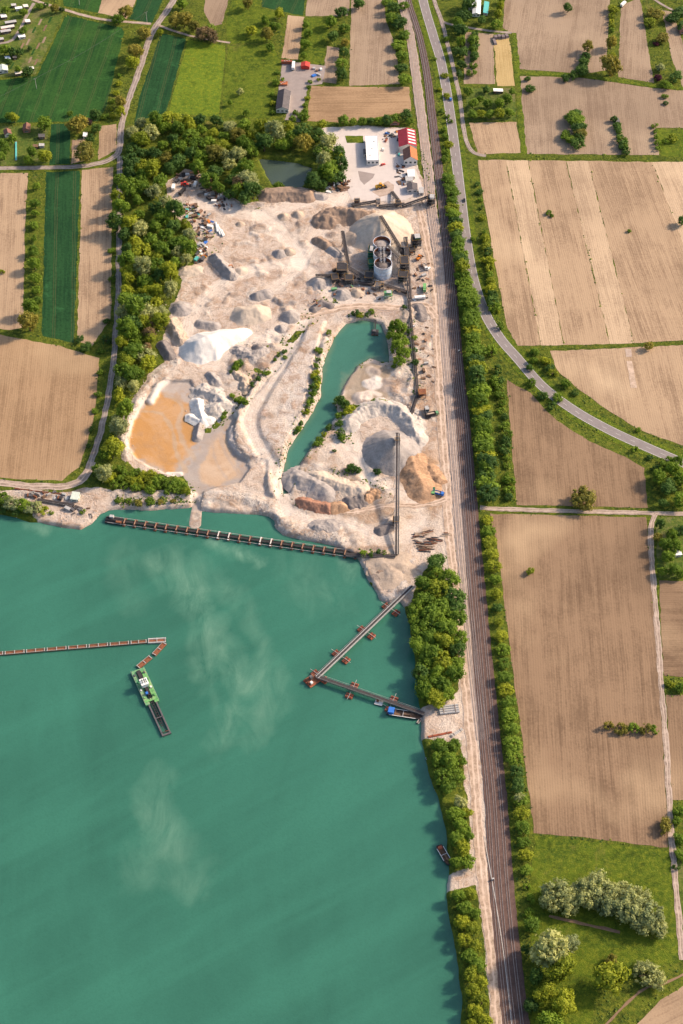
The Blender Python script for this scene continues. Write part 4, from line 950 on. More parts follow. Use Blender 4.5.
# upper middle
row([(251, 30, 6), (267, 35, 7, 'o'), (275, 27, 6), (279, 14, 6), (270, 48, 5), (248, 4, 6, 'o'), (265, 20, 5), (240, 92, 4, 's'), (246, 113, 4), (230, 103, 3)], 'ygg', 'scattered over the grazing meadow', 'meadow trees', style='round')
row([(306, 25, 4), (308, 34, 5), (306, 45, 5), (304, 56, 4), (333, 37, 6, 'd'), (331, 22, 6), (341, 12, 7, 'd'), (345, 28, 6), (345, 42, 5, 'o')], 'dgg', 'around the small orchard meadow', 'trees around the orchard meadow', style='round')
row([(344, 52, 6), (342, 63, 6), (341, 75, 6)], 'dg', 'in the tree row beside the grey field', 'tree row beside the grey field')
tree(359, 4, 7, 'd', '', None, 'round', 'lone dark green tree on the ploughed plot by the crop')
row([(393, 8, 8), (398, 22, 9), (392, 20, 7), (399, 45, 7), (402, 57, 7), (401, 68, 6), (405, 80, 7), (404, 35, 7), (386, 2, 6), (404, 6, 6)], 'dgdg', 'in the hedge beside the sidings', 'hedge trees beside the sidings')
row([(276, 72, 3), (275, 82, 3), (273, 93, 3), (272, 103, 3), (272, 112, 3), (309, 88, 3), (307, 97, 3), (306, 105, 3), (304, 112, 3), (301, 118, 4), (295, 112, 3), (292, 120, 5), (318, 81, 3), (311, 81, 3), (283, 79, 2.5)], 'ygg', 'around the workshop yard', 'hedge shrubs around the workshop', True)
row([(343, 121, 6), (322, 124, 5), (353, 121, 4), (371, 121, 5, 'd'), (379, 121, 5), (387, 120, 6, 'd'), (395, 119, 5), (406, 116, 6, 'd'), (362, 122, 5), (410, 121, 4)], 'gyg', 'behind the quarry office', 'trees behind the quarry office', style='round')
# right of the railway
RH = [(448, 178, 7), (452, 192, 8), (452, 208, 8), (455, 222, 8), (456, 236, 9), (460, 254, 9), (462, 268, 10), (464, 282, 9), (468, 296, 10), (470, 310, 10), (471, 324, 10), (473, 338, 9), (475, 354, 10), (477, 370, 11), (478, 386, 11), (480, 402, 11), (482, 416, 10), (483, 430, 11), (484, 446, 11), (486, 462, 10), (487, 476, 10), (488, 493, 12)]
row(RH, 'ggygdg', 'in the hedge between the railway and the main road', 'railway hedge trees', dense=True)
row([(497, 370, 5), (499, 388, 5), (501, 402, 4), (504, 417, 5), (506, 433, 5), (507, 449, 5), (508, 466, 4), (509, 482, 5), (509, 496, 5), (492, 352, 6), (494, 380, 6)], 'gdg', 'in the strip beside the wedge shaped field', 'shrubs beside the wedge field', True, dense=True)
row([(485, 233, 4), (486, 246, 4), (488, 260, 5), (490, 274, 5), (491, 288, 5), (494, 300, 6), (496, 312, 4), (477, 185, 3), (480, 200, 3), (483, 216, 3), (474, 240, 3), (500, 325, 4), (545, 362, 5), (552, 372, 5), (536, 352, 4), (530, 368, 3)], 'gdy', 'on the verge outside the main road', 'shrubs outside the main road', True, dense=True)
row([(566, 385, 5), (576, 394, 4), (530, 384, 5), (542, 395, 5), (553, 405, 5), (558, 400, 4), (639, 429, 3), (634, 450, 4), (650, 456, 4), (668, 462, 5), (655, 470, 4)], 'gd', 'on the verge of the road bend', 'shrubs of the road bend', True)
HB = [(487, 520, 6), (489, 531, 6), (490, 542, 7), (492, 554, 7), (494, 567, 8), (495, 580, 7), (496, 594, 7), (497, 608, 6), (499, 622, 6), (501, 636, 7), (503, 650, 8), (504, 663, 7), (505, 677, 8), (506, 690, 8), (508, 703, 9), (509, 716, 9), (512, 730, 9), (513, 744, 10), (515, 758, 10), (517, 772, 9), (518, 786, 9), (520, 800, 9), (522, 814, 9), (523, 828, 9), (524, 842, 8), (525, 856, 8), (526, 870, 7)]
row(HB, 'gggyd', 'in the hedge between the railway and the long field', 'long field hedge trees')
tree(519, 798, 6, 's', '', None, 'round', 'cream blossoming tree in the long field hedge')
tree(583, 498, 12, 'o', '', None, 'wide', 'big olive tree standing on the pale field track')
tree(530, 571, 4, 'y', '', None, None, 'lone yellow bush in the long ploughed field', True)
row([(609, 727, 7), (621, 728, 7), (634, 729, 7), (645, 730, 7), (655, 730, 6)], 'ogo', 'in the short hedge inside the long field', 'short hedge in the long field', True)
tree(665, 827, 7, 'o', '', None, None, 'dark olive shrub at the lower end of the field track', True)
row([(659, 478, 8), (672, 470, 8), (682, 480, 9), (668, 487, 9), (681, 500, 8), (664, 503, 6), (678, 462, 6), (664, 466, 6)], 'gdg', 'on the green corner below the main road', 'trees of the green road corner', style='round')
row([(660, 525, 6), (672, 535, 8), (665, 545, 7), (675, 548, 7), (668, 556, 8), (680, 530, 7), (674, 571, 7, 'g'), (662, 572, 5), (681, 575, 5), (658, 537, 5)], 'gdgo', 'in the overgrown track garden', 'trees of the track garden', style='round')
row([(672, 687, 4), (680, 687, 5), (668, 684, 3)], 'yg', 'on the grass strip beside the field track', 'shrubs on the grass strip beside the track', True)
# upper right
row([(464, 15, 8), (460, 30, 7), (458, 22, 7), (461, 42, 6), (463, 52, 6), (462, 64, 5), (470, 3, 7), (466, 5, 6), (456, 52, 5), (459, 75, 4)], 'dgd', 'between the gravel track and the small field', 'trees beside the gravel track', style='round')
row([(474, 32, 4), (473, 42, 5), (474, 50, 5), (473, 60, 4), (472, 72, 5)], 'gd', 'in the row inside the small ploughed field', 'shrub row in the small field', True, dense=True)
row([(497, 24, 6, 'g'), (498, 14, 5), (500, 7, 5), (482, 20, 5, 'd'), (502, 0, 4)], 'gy', 'beside the caravan plot', 'trees beside the caravan plot', style='round')
row([(568, 8, 5, 'd')], 'd', 'standing alone in the divided field', None, style='round')
row([(588, 46, 7, 'o')], 'o', 'at the head of the field hedge', None, style='round')
row([(586, 54, 4), (584, 61, 5), (583, 67, 5), (583, 72, 6), (565, 77, 5)], 'd', 'of the hedge that divides the upper field', 'field divider shrubs', True, dense=True)
tree(611, 67, 11, 'o', '', None, 'round', 'large round olive tree at the grass track between the upper fields')
tree(611, 43, 6, 'o', '', None, 'round', 'smaller olive brown tree above the large round olive tree')
row([(612, 10, 5), (612, 20, 4), (611, 30, 4), (612, 55, 4)], 'gy', 'in the hedge above the large olive tree', 'hedge shrubs above the olive tree', True, dense=True)
row([(655, 13, 9, 'o'), (650, 22, 7, 'y'), (662, 38, 8, 'o'), (676, 77, 8, 'd'), (666, 85, 6, 'g'), (660, 68, 5, 's'), (665, 96, 4, 'g'), (666, 103, 3, 'd'), (680, 12, 9, 'd'), (672, 18, 8, 'd'), (683, 25, 7, 'd')], 'o', 'in the far hedgerow by the lane', 'far hedgerow trees', style='round')
tree(658, 78, 4, 'p', '', None, None, 'purple leaved shrub in the far hedgerow', True)
tree(656, 44, 3, 'p', '', None, None, 'small purple shrub under the far olive tree', True)
row([(572, 118, 8, 'g'), (576, 113, 6, 'd'), (578, 124, 8), (580, 133, 8, 'o'), (578, 143, 8, 'd'), (565, 135, 6)], 'gd', 'in the thick hedge of the wide field', 'thick hedge of the wide field', style='round', dense=True)
row([(615, 121, 3.5), (617, 128, 3.5), (620, 136, 4.5), (623, 144, 5), (626, 151, 4.5)], 'gd', 'in the slender hedge of the wide field', 'slender hedge of the wide field', True, dense=True)
row([(527, 80, 4, 'd'), (529, 89, 5, 'd')], 'd', 'at the corner of the wide field', 'shrub pair at the wide field corner', True)
row([(655, 127, 3), (656, 137, 4), (657, 147, 4), (672, 137, 5, 'y')], 'g', 'on the green corner meadow', 'shrubs of the green corner meadow', True, dense=True)
row([(468, 92, 5), (473, 104, 5), (480, 99, 4), (488, 104, 5), (490, 114, 5), (481, 114, 5), (500, 104, 5), (508, 100, 5), (510, 112, 5), (499, 114, 5), (473, 115, 5), (486, 90, 4, 'd'), (512, 92, 4)], 'gyg', 'in the walled garden', 'garden fruit trees', style='round')
row([(682, 221, 5, 'd')], 'd', 'standing alone at the rim of the very large field', None, style='round')
row([(549, 212, 3, 'g'), (551, 217, 2.5, 'g'), (630, 232, 2, 'g')], 'g', 'in the middle of the very large field', 'weed tufts in the large field', True)
tree(649, 346, 5, 'o', '', None, 'round', 'small olive tree on the grass track below the very large field')
# lake shore east
fill([(418, 590), (428, 570), (434, 560), (446, 562), (452, 585), (460, 610), (463, 640), (461, 668), (452, 690), (440, 700), (428, 704), (421, 690), (418, 650), (415, 615)], 12.5, 'ggdgyg', 'in the lake side wood by the haul road', 'trees of the lake side wood', (.62, .82), style='round')
row([(424, 693, 9), (434, 697, 9), (444, 690, 8)], 'yg', 'at the lower end of the lake side wood', 'trees at the end of the lake side wood', style='round')
row([(441, 746, 9), (454, 746, 8), (438, 760, 9), (450, 762, 10), (461, 760, 7), (444, 776, 10), (457, 776, 9), (448, 787, 8)], 'gggd', 'in the shore clump below the pipe store', 'shore clump below the pipe store', style='round')
row([(460, 802, 8), (466, 812, 7), (456, 815, 8), (462, 826, 9), (468, 836, 7), (457, 840, 8), (463, 850, 9), (457, 862, 8), (468, 862, 7)], 'gygs', 'in the shore clump beside the moored barge', 'shore clump beside the barge', style='round')
row([(458, 896, 8), (470, 894, 8), (464, 908, 8), (474, 914, 8), (461, 922, 8), (472, 928, 8), (465, 940, 8), (476, 946, 8), (469, 956, 8), (478, 964, 8), (471, 974, 8), (481, 984, 8), (473, 992, 8), (482, 1002, 8), (475, 1012, 9), (484, 1020, 8), (472, 1026, 8)], 'gyyg', 'in the shore belt between lake and haul road', 'shore belt trees', style='round')
# willows and meadow trees
row([(556, 892, 14), (551, 903, 10), (570, 904, 13), (580, 893, 11), (594, 887, 14), (604, 904, 14), (618, 890, 14), (628, 906, 14), (640, 898, 13), (650, 913, 15), (642, 922, 12), (659, 926, 10), (563, 898, 12), (587, 900, 13), (611, 897, 13), (635, 914, 13), (574, 894, 10)], 's', 'in the willow group on the green meadow', 'willow group', style='wide')
row([(548, 952, 19, 's'), (570, 944, 11, 's')], 's', 'beside the railway at the meadow corner', 'silver willows at the meadow corner', style='round')
row([(532, 925, 10, 'g'), (536, 978, 9, 'd'), (562, 970, 15, 'y'), (545, 995, 12, 'y'), (563, 1005, 15, 'y'), (550, 1022, 14, 'g'), (527, 950, 6, 'd'), (531, 1005, 8, 'd')], 'y', 'around the silver willows at the meadow corner', 'trees around the silver willows', style='round')
tree(609, 978, 17, 'y', '', None, 'round', 'yellow-green tree standing free on the meadow')
tree(612, 960, 8, 'o', '', None, 'round', 'olive tree top growing behind the free standing tree')
row([(645, 975, 10, 's'), (657, 981, 8, 's'), (640, 968, 7, 's')], 's', 'at the path in the meadow corner', 'silver shrubs at the meadow path', True)
row([(528, 886, 5), (530, 900, 6), (529, 914, 5)], 'gd', 'on the verge between railway and willows', 'shrubs between railway and willows', True)
row([(677, 822, 5), (681, 812, 5), (680, 838, 5), (682, 855, 6), (676, 868, 4)], 'gd', 'along the east side of the field track', 'shrubs along the field track', True)
# pit greenery
row([(396, 325, 7), (401, 330, 7), (393, 336, 7), (402, 341, 7), (397, 349, 8), (404, 354, 7), (399, 361, 6), (392, 328, 5)], 'gyg', 'in the clump on the east bank of the pond', 'pond clump', style='round')
row([(338, 400, 5), (344, 401, 5), (347, 412, 6), (355, 409, 5), (366, 407, 5), (341, 414, 5), (340, 432, 4), (341, 438, 3.5), (330, 333, 3), (319, 352, 4), (317, 366, 3), (315, 378, 4), (316, 386, 5), (312, 394, 4), (310, 403, 4), (306, 412, 3), (355, 314, 4), (361, 316, 3), (372, 313, 3), (394, 368, 3), (385, 402, 4), (374, 401, 3), (330, 426, 3), (320, 440, 3), (316, 446, 3), (301, 424, 3), (296, 434, 3)], 'gyd', 'on the bank of the green pond', 'shrubs on the pond bank', True, dense=True)
row([(235, 368, 4), (240, 362, 4), (231, 371, 3), (245, 402, 4), (233, 397, 3), (266, 371, 3), (285, 358, 3), (258, 380, 3), (246, 388, 3), (222, 417, 3), (225, 411, 3), (284, 352, 2.5), (276, 360, 2.5)], 'gd', 'along the stream in the pit', 'shrubs along the stream', True, dense=True)
row([(376, 472, 3.5), (352, 468, 4), (358, 471, 3.5), (335, 452, 2.5), (370, 556, 3), (378, 553, 3), (385, 553, 3), (364, 553, 2.5), (348, 470, 3)], 'gd', 'on the pit floor by the conveyor', 'shrubs on the pit floor', True)
row([(410, 330, 3), (413, 338, 3), (414, 350, 3.5), (416, 362, 3), (404, 308, 3)], 'dg', 'beside the belt line', 'shrubs beside the belt line', True)
row([(447, 40, 4), (443, 75, 3), (446, 95, 4), (450, 120, 3), (443, 110, 4), (444, 130, 4), (448, 145, 5), (446, 160, 5), (440, 90, 3), (434, 60, 3)], 'gyg', 'on the bank between railway and main road', 'shrubs between railway and main road', True, dense=True)
# ------------------------------------------------------------------ conveyors
def conveyor(a, b, label, w=1.8, deep=1.5, legs=(0.35, .7), mat='steel_grey', name='belt_conveyor', roof=False, sub_z=None, group=None):
    """a, b: world points of the belt's lower and upper end"""
    a, b = Vector(a), Vector(b); root = thing(name, label, 'conveyor', (a.x, a.y, gz(a.x, a.y)), 0, group); o = Vector(root.location)
    A, B = a-o, b-o; d = (B-A); L = d.length; t = d.normalized(); sd = t.cross(Vector((0, 0, 1))).normalized(); up = sd.cross(t)
    mb = MB()
    for s in (-1, 1):
        mb.bar(A+sd*s*w/2, B+sd*s*w/2, .22, .22); mb.bar(A+sd*s*w/2-up*deep, B+sd*s*w/2-up*deep, .22, .22)
        n = max(3, int(L/3.0))
        for k in range(n):
            p, q = A+d*(k/n), A+d*((k+1)/n); mb.bar(p+sd*s*w/2, q+sd*s*w/2-up*deep, .14); mb.bar(p+sd*s*w/2-up*deep, p+sd*s*w/2, .14)
    mb.build('truss', mat, root)
    m = MB(); m.bar(A+up*.16, B+up*.16, w*.62, .10); m.bar(A-up*.55, B-up*.55, w*.6, .06); m.build('belt', 'belt', root)
    m = MB(); m.bar(A+sd*(w/2+.55)-up*.3, B+sd*(w/2+.55)-up*.3, .8, .08); m.build('walkway', 'steel_dark', root)
    m = MB(); m.bar(A+sd*(w/2+.9)+up*.75, B+sd*(w/2+.9)+up*.75, .09)
    for k in range(int(L/4)+1):
        p = A+d*min(1, k*4/L)+sd*(w/2+.9); m.bar(p-up*.3, p+up*.75, .08)
    m.build('handrail', 'steel_pale', root)
    for e in (A, B):
        MB().tube(e-sd*w*.5+up*-.2, e+sd*w*.5+up*-.2, .42, 12).build('drum', 'steel_dark', root)
    for f in legs:
        p = A+d*f-up*deep; x = p+o; g = gz(x.x, x.y)-o.z-.3
        if sub_z is not None: g = sub_z-o.z
        if p.z-g < .4: continue
        m = MB(); sp = w/2+(p.z-g)*.12
        for s in (-1, 1): m.bar(p+sd*s*w/2, Vector((p.x, p.y, g))+sd*s*sp, .32)
        if p.z-g > 3:
            z2 = (p.z+g)/2; m.bar(Vector((p.x, p.y, z2))+sd*(w/2+sp)/2, Vector((p.x, p.y, z2))-sd*(w/2+sp)/2, .2)
            m.bar(Vector((p.x, p.y, g))+sd*sp, Vector((p.x, p.y, z2))-sd*(w/2+sp)/2, .16)
        m.build('trestle', mat, root)
    return root
def PH(px, py, z): return P(px, py, z)
conveyor(G(396, 556, 1.6), P(397, 433, 17.0), 'long stockpile conveyor rising to the top of the great grey cone', 2.2, 1.8, (.12, .25, .38, .5, .62, .74, .86), 'steel_pale')
conveyor(G(409, 300, 2.0), P(418.5, 397, 2.2), 'long low belt line beside the haul road', 1.7, 1.2, (.1, .2, .3, .4, .5, .6, .7, .8, .9), 'steel_dark')
conveyor(P(406, 237, 9), G(410.5, 300, 2.2), 'raised belt line running down past the plant tower', 2.6, 1.6, (.05, .2, .35, .5, .65, .8), 'steel_grey')
conveyor(G(407, 262, 3.0), P(380.5, 216, 18.4), 'steep conveyor from the plant to the top of the tall sand cone', 2.0, 1.6, (.25, .5, .75), 'steel_dark')
conveyor(G(404, 266, 5.0), P(388, 246, 14.5), 'feed conveyor climbing onto the silos', 2.0, 1.5, (.3, .65), 'steel_grey')
conveyor(G(348, 268, 2.5), P(342, 231, 7.5), 'radial stacking conveyor beside the grey cones', 1.9, 1.4, (.4, .75), 'steel_dark')
conveyor(G(373, 284, 1.8), P(343, 264, 6.5), 'pale conveyor sloping up to the crusher', 1.8, 1.3, (.4, .8), 'steel_grey')
conveyor(G(340, 277, 1.8), P(316, 275, 5.0), 'short conveyor throwing onto the crusher cone', 1.6, 1.2, (.5,), 'steel_dark')
conveyor(G(374, 286, 1.6), G(341, 283, 3.5), 'low collecting belt below the crusher', 1.7, 1.2, (.3, .7), 'steel_dark')
conveyor(G(408, 294, 1.6), G(376, 286, 4.0), 'low cross belt in front of the silos', 1.7, 1.2, (.3, .6, .9), 'steel_dark')
conveyor(G(352, 206, 1.8), G(378, 204, 4.0), 'western loading belt behind the long ribbed ridge', 1.8, 1.3, (.3, .7), 'steel_dark')
conveyor(G(379, 207, 1.6), G(404, 206.5, 3.4), 'middle loading belt south of the office yard', 1.8, 1.3, (.3, .7), 'steel_grey')
conveyor(G(402, 207, 1.6), G(430, 201, 6.0), 'eastern loading belt leading to the siding', 1.8, 1.3, (.3, .7), 'steel_dark')
conveyor(G(392, 193, 1.6), G(398, 204, 5.0), 'short twin belt beside the loader patch', 2.4, 1.3, (.5,), 'steel_dark')
conveyor(G(417, 398, 1.4), G(409, 424, 3.4), 'inclined transfer belt at the end of the belt line', 1.6, 1.2, (.5,), 'steel_dark')
conveyor(G(75, 507, 1.2), G(106, 513.5, 1.4), 'shore belt joining the floating conveyor on the western beach', 1.8, 1.2, (.3, .6, .9), 'steel_dark')
conveyor(P(346, 554, .4), G(395, 558, 2.0), 'shore belt carrying on from the floating conveyor to the long stockpile conveyor', 2.2, 1.3, (.25, .5, .75), 'steel_dark')
conveyor(G(38, 500, 1.2), G(74, 506, 1.6), 'low belt crossing the western beach', 1.6, 1.0, (.3, .6), 'steel_dark')

# ------------------------------------------------------------------ silos and processing plant
def silo(px, py, label, fill_mat):
    c = P(px, py); z0 = gz(c.x, c.y); R, Hh, n = 7.3, 12.5, 40
    root = thing('silo', label, 'silo', (c.x, c.y, z0), 0, 'gravel silos of the plant')
    def ring(r, z): return [(r*math.cos(2*math.pi*k/n), r*math.sin(2*math.pi*k/n), z) for k in range(n)]
    m = MB(); v = ring(R, -1)+ring(R, Hh)+ring(R-.35, Hh)+ring(R-.35, 2.0); f = []
    for a in range(3): f += [(a*n+k, a*n+(k+1) % n, (a+1)*n+(k+1) % n, (a+1)*n+k) for k in range(n)]
    m.add(v, f); o = m.build('shell', 'silo_blue', root)
    for p in o.data.polygons: p.use_smooth = False
    m = MB(); v = ring(R-.355, Hh-.1)+ring(R-.42, 2.2); m.add(v, [(k, (k+1) % n, n+(k+1) % n, n+k) for k in range(n)]); m.build('rusty_lining', 'rust', root)
    m = MB(); v = ring(R-.4, Hh-3.6)+ring(R*.5, Hh-2.2)+[(0, 0, Hh-1.6)]; f = [(k, (k+1) % n, n+(k+1) % n, n+k) for k in range(n)]+[(n+k, n+(k+1) % n, 2*n) for k in range(n)]
    m.add(v, f); m.build('gravel_fill', fill_mat, root)
    for z in (.2, Hh*.36, Hh*.68, Hh-.2):
        m = MB(); v = ring(R+.14, z-.14)+ring(R+.14, z+.14)+ring(R, z+.14)+ring(R, z-.14)
        f = [(a*n+k, a*n+(k+1) % n, ((a+1) % 4)*n+(k+1) % n, ((a+1) % 4)*n+k) for a in range(4) for k in range(n)]
        m.add(v, f); m.build('hoop', 'steel_pale' if z < Hh-.5 else 'rust', root)
    m = MB(); ang = 2.7; x, y = (R+.5)*math.cos(ang), (R+.5)*math.sin(ang)
    for s in (-.3, .3): m.bar((x, y+s, 0), (x, y+s, Hh+1), .1)
    for k in range(18): m.bar((x, y-.3, .5+k*.62), (x, y+.3, .5+k*.62), .07)
    m.build('ladder', 'steel_grey', root); return root
silo(381.6, 253, 'pale blue silo farthest behind, nearest the tall sand cone', 'heap_grey')
silo(382.2, 263.5, 'pale blue silo standing between the two other silos', 'heap_dark')
silo(382.8, 274.5, 'pale blue front silo beside the low cross belt', 'heap_dark')
# gantry over the silos
def gantry():
    c = G(383, 268); root = thing('silo_gantry', 'steel distribution gantry with chutes on top of the silos', 'gantry', c)
    f = P2([(382, 259), (382.5, 275)]); A = Vector((f[0].x-c.x, f[0].y-c.y, 13.4)); B = Vector((f[1].x-c.x, f[1].y-c.y, 13.4))
    m = MB()
    for s in (-1.2, 1.2): m.bar(A+Vector((s, 0, 0)), B+Vector((s, 0, 0)), .4, .5)
    for k in range(8): p = A.lerp(B, k/7); m.bar(p-Vector((1.2, 0, 0)), p+Vector((1.2, 0, 0)), .2)
    m.build('frame', 'steel_pale', root)
    m = MB(); m.bar(A+Vector((0, 0, .5)), B+Vector((0, 0, .5)), .9, .15); m.build('belt', 'belt', root)
    for k in (.25, .55, .85):
        p = A.lerp(B, k); MB().box(p+Vector((0, 0, 1.4)), (1.3, 1.3, 1.4), 0, .8).build('chute', 'steel_grey', root)
    for s in (-1.8, 1.8):
        m = MB(); m.bar(A+Vector((s, 0, 1.1)), B+Vector((s, 0, 1.1)), .1)
        for k in range(9): p = A.lerp(B, k/8)+Vector((s, 0, 0)); m.bar(p, p+Vector((0, 0, 1.1)), .1)
        m.build('handrail', 'steel_pale', root)
    for k in (0, .34, .66, 1):
        p = A.lerp(B, k); m = MB(); m.bar(p-Vector((6.8, 0, 0)), p+Vector((6.8, 0, 0)), .3, .4); m.build('cross_beam', 'steel_grey', root)
gantry()
def tower(px, py, w, l, h, label, cat, body, frame='steel_dark', hut=None, floors=3):
    c = G(px, py); root = thing('screening_tower' if floors > 1 else 'machine_unit', label, cat, c, TR.uniform(-.15, .15))
    m = MB()
    for x in (-1, 1):
        for y in (-1, 1): MB().bar((x*w/2, y*l/2, -.8), (x*w/2, y*l/2, h), .4).build('post', frame, root)
    for k in range(1, floors+1):
        z = h*k/floors; MB().box((0, 0, z), (w+.8, l+.8, .2)).build('platform', frame, root)
        m = MB()
        for x0, y0, x1, y1 in ((-1, -1, 1, -1), (1, -1, 1, 1), (1, 1, -1, 1), (-1, 1, -1, -1)):
            m.bar((x0*(w+.6)/2, y0*(l+.6)/2, z+1.1), (x1*(w+.6)/2, y1*(l+.6)/2, z+1.1), .09)
            m.bar((x0*(w+.6)/2, y0*(l+.6)/2, z), (x0*(w+.6)/2, y0*(l+.6)/2, z+1.1), .09)
        m.build('guard_rail', 'yellow_paint' if k == floors else 'steel_pale', root)
        m = MB(); m.box((-w*.12, l*.1, z-h/floors*.42), (w*.7, l*.62, h/floors*.7), .1, .82); m.build('screen_box', body, root)
        m = MB(); m.tube((w*.3, -l*.3, z-h/floors*.5), (w*.3, l*.25, z-h/floors*.5), .6, 10); m.build('motor', 'steel_grey', root)
    m = MB(); m.bar((-w/2, -l/2, 0), (w/2, -l/2, h), .18); m.bar((w/2, -l/2, 0), (-w/2, -l/2, h), .18); m.bar((w/2, -l/2, 0), (w/2, l/2, h), .18); m.build('brace', frame, root)
    if hut:
        MB().box((w*.1, -l*.1, h+1.2), (w*.55, l*.55, 2.2)).build('cabin', hut, root); MB().box((w*.1, -l*.1, h+2.4), (w*.65, l*.65, .18)).build('cabin_roof', 'steel_pale', root)
    return root
tower(416, 246, 7, 8, 9, 'dark green screening tower at the head of the raised belt line', 'plant tower', 'green_dark', 'steel_dark', 'green_dark')
tower(404, 252, 5, 6, 8, 'grey transfer tower between the belts behind the silos', 'plant tower', 'steel_pale', 'steel_grey')
tower(404, 270, 6, 9, 10, 'plant tower where the steep conveyor starts', 'plant tower', 'green_dark', 'steel_dark')
tower(403, 281, 7, 7, 7, 'dark green washing plant east of the front silo', 'plant tower', 'green_dark', 'steel_dark', None, 2)
tower(371, 258, 4, 9, 9, 'green lift tower on the west side of the silos', 'plant tower', 'green_paint', 'green_dark', 'steel_grey')
tower(371, 268, 4, 6, 7, 'bright green dosing unit on the west side of the silos', 'plant tower', 'green_bright', 'green_dark', None, 2)
tower(369, 280, 6, 7, 5, 'green pump house frame left of the front silo', 'plant tower', 'green_paint', 'steel_dark', None, 2)
tower(342, 273, 8, 9, 7, 'crusher tower with rusty drive west of the silos', 'crusher', 'steel_dark', 'steel_dark', None, 2)
tower(349, 282, 6, 7, 5, 'green feeder frame of the crusher', 'crusher', 'green_paint', 'steel_dark', None, 2)
tower(335, 281, 5, 6, 4, 'low dark screen beside the crusher cone', 'crusher', 'steel_dark', 'steel_dark', None, 1)
tower(388, 297, 6, 5, 4, 'white and green control stand in front of the silos', 'control stand', 'white_paint', 'green_paint', 'green_paint', 1)
tower(378, 289, 4, 4, 5, 'pale pump stand below the front silo', 'pump stand', 'steel_pale', 'steel_grey', None, 1)
tower(431, 204, 6, 7, 7, 'dark rail loading tower at the siding', 'loading tower', 'steel_dark', 'steel_dark', 'plaster_pale', 2)
tower(378, 205, 3, 4, 5, 'pale transfer point of the loading belts', 'loading tower', 'plaster', 'steel_grey', None, 1)
tower(398, 206, 4, 4, 4, 'dark transfer point in the middle of the loading belts', 'loading tower', 'steel_dark', 'steel_dark', None, 1)
tower(422, 396, 5, 5, 5, 'dark transfer point at the end of the belt line', 'loading tower', 'steel_dark', 'rust', None, 1)
tower(357, 203, 4, 3, 3.5, 'brown feed hopper of the western loading belt', 'hopper', 'rust', 'steel_dark', None, 1)
tower(381, 288, 3, 3, 4, 'small grey cyclone stand at the cross belt', 'pump stand', 'steel_pale', 'steel_dark', None, 1)
tower(396, 524, 4, 5, 5, 'steel transfer frame under the long stockpile conveyor', 'loading tower', 'steel_dark', 'steel_dark', None, 1)
tower(412, 253, 4, 5, 4, 'orange drive unit beside the raised belt line', 'machine', 'orange_paint', 'steel_dark', None, 1)
hf = tower(397, 453.5, 3, 3, 4.5, 'dark head frame at the top of the great grey cone', 'head frame', 'steel_dark', 'steel_dark', None, 1); hf.location.z += 11.0

# ------------------------------------------------------------------ vehicles
def wheels(root, pts, r, w):
    for x, y in pts:
        t = MB(); t.tube((x, y-w/2, r), (x, y+w/2, r), r, 14); wo = t.build('wheel', 'rubber', root)
        h = MB(); h.tube((x, y-w/2-.03, r), (x, y+w/2+.03, r), r*.5, 10); h.build('hub', 'steel_pale', wo)
def car(px, py, rz, mat, label, z=None):
    p = G(px, py); p.z = z if z is not None else p.z
    root = thing('car', label, 'car', p, rz)
    m = MB(); m.prism([(-2.15, .35), (2.15, .35), (2.2, .72), (1.2, .95), (-1.95, .98), (-2.2, .8)], -.88, .88); m.build('body', mat, root)
    m = MB(); m.prism([(-1.75, .97), (.95, .95), (.35, 1.45), (-1.35, 1.46)], -.76, .76); c = m.build('cabin', 'glass_dark', root)
    m = MB(); m.prism([(-1.32, 1.462), (.33, 1.455), (.3, 1.52), (-1.28, 1.52)], -.74, .74); m.build('roof', mat, c)
    wheels(root, ((1.35, .8), (1.35, -.8), (-1.35, .8), (-1.35, -.8)), .33, .22)
    for s in (-.6, .6):
        MB().box((2.19, s, .66), (.06, .34, .14)).build('headlight', 'white_paint', root); MB().box((-2.2, s, .76), (.05, .3, .14)).build('tail_light', 'red_paint', root)
def truck(px, py, rz, cab, bed, label, L=8.0, cat='truck', box_h=1.5, cover=None):
    root = thing('truck', label, cat, G(px, py), rz)
    m = MB(); m.box((0, 0, .95), (L, 1.0, .3)); m.build('chassis', 'steel_dark', root)
    m = MB(); m.prism([(L/2-2.1, 1.0), (L/2, 1.0), (L/2, 2.0), (L/2-.25, 3.0), (L/2-2.1, 3.05)], -1.2, 1.2); c = m.build('cab', cab, root)
    MB().box((L/2-.05, 0, 2.4), (.25, 2.0, .75)).build('windscreen', 'glass_dark', c)
    b0, b1 = -L/2, L/2-2.4; m = MB(); m.box(((b0+b1)/2, 0, 1.25), (b1-b0, 2.45, .15))
    for s in (-1.2, 1.2): m.box(((b0+b1)/2, s, 1.3+box_h/2), (b1-b0, .1, box_h))
    m.box((b1-.05, 0, 1.3+box_h/2), (.1, 2.3, box_h)); m.box((b0+.05, 0, 1.3+box_h/2), (.1, 2.3, box_h)); m.build('dump_body', bed, root)
    if cover: MB().box(((b0+b1)/2, 0, 1.36+box_h), (b1-b0-.02, 2.5, .1)).build('cover', cover, root)
    else: MB().box(((b0+b1)/2, 0, 1.0+box_h*.8), (b1-b0-.3, 2.2, .5), 0, .7).build('load', 'heap_tan', root)
    wheels(root, ((L/2-1.2, 1.05), (L/2-1.2, -1.05), (-L/2+2.3, 1.05), (-L/2+2.3, -1.05), (-L/2+1.1, 1.05), (-L/2+1.1, -1.05)), .52, .34)
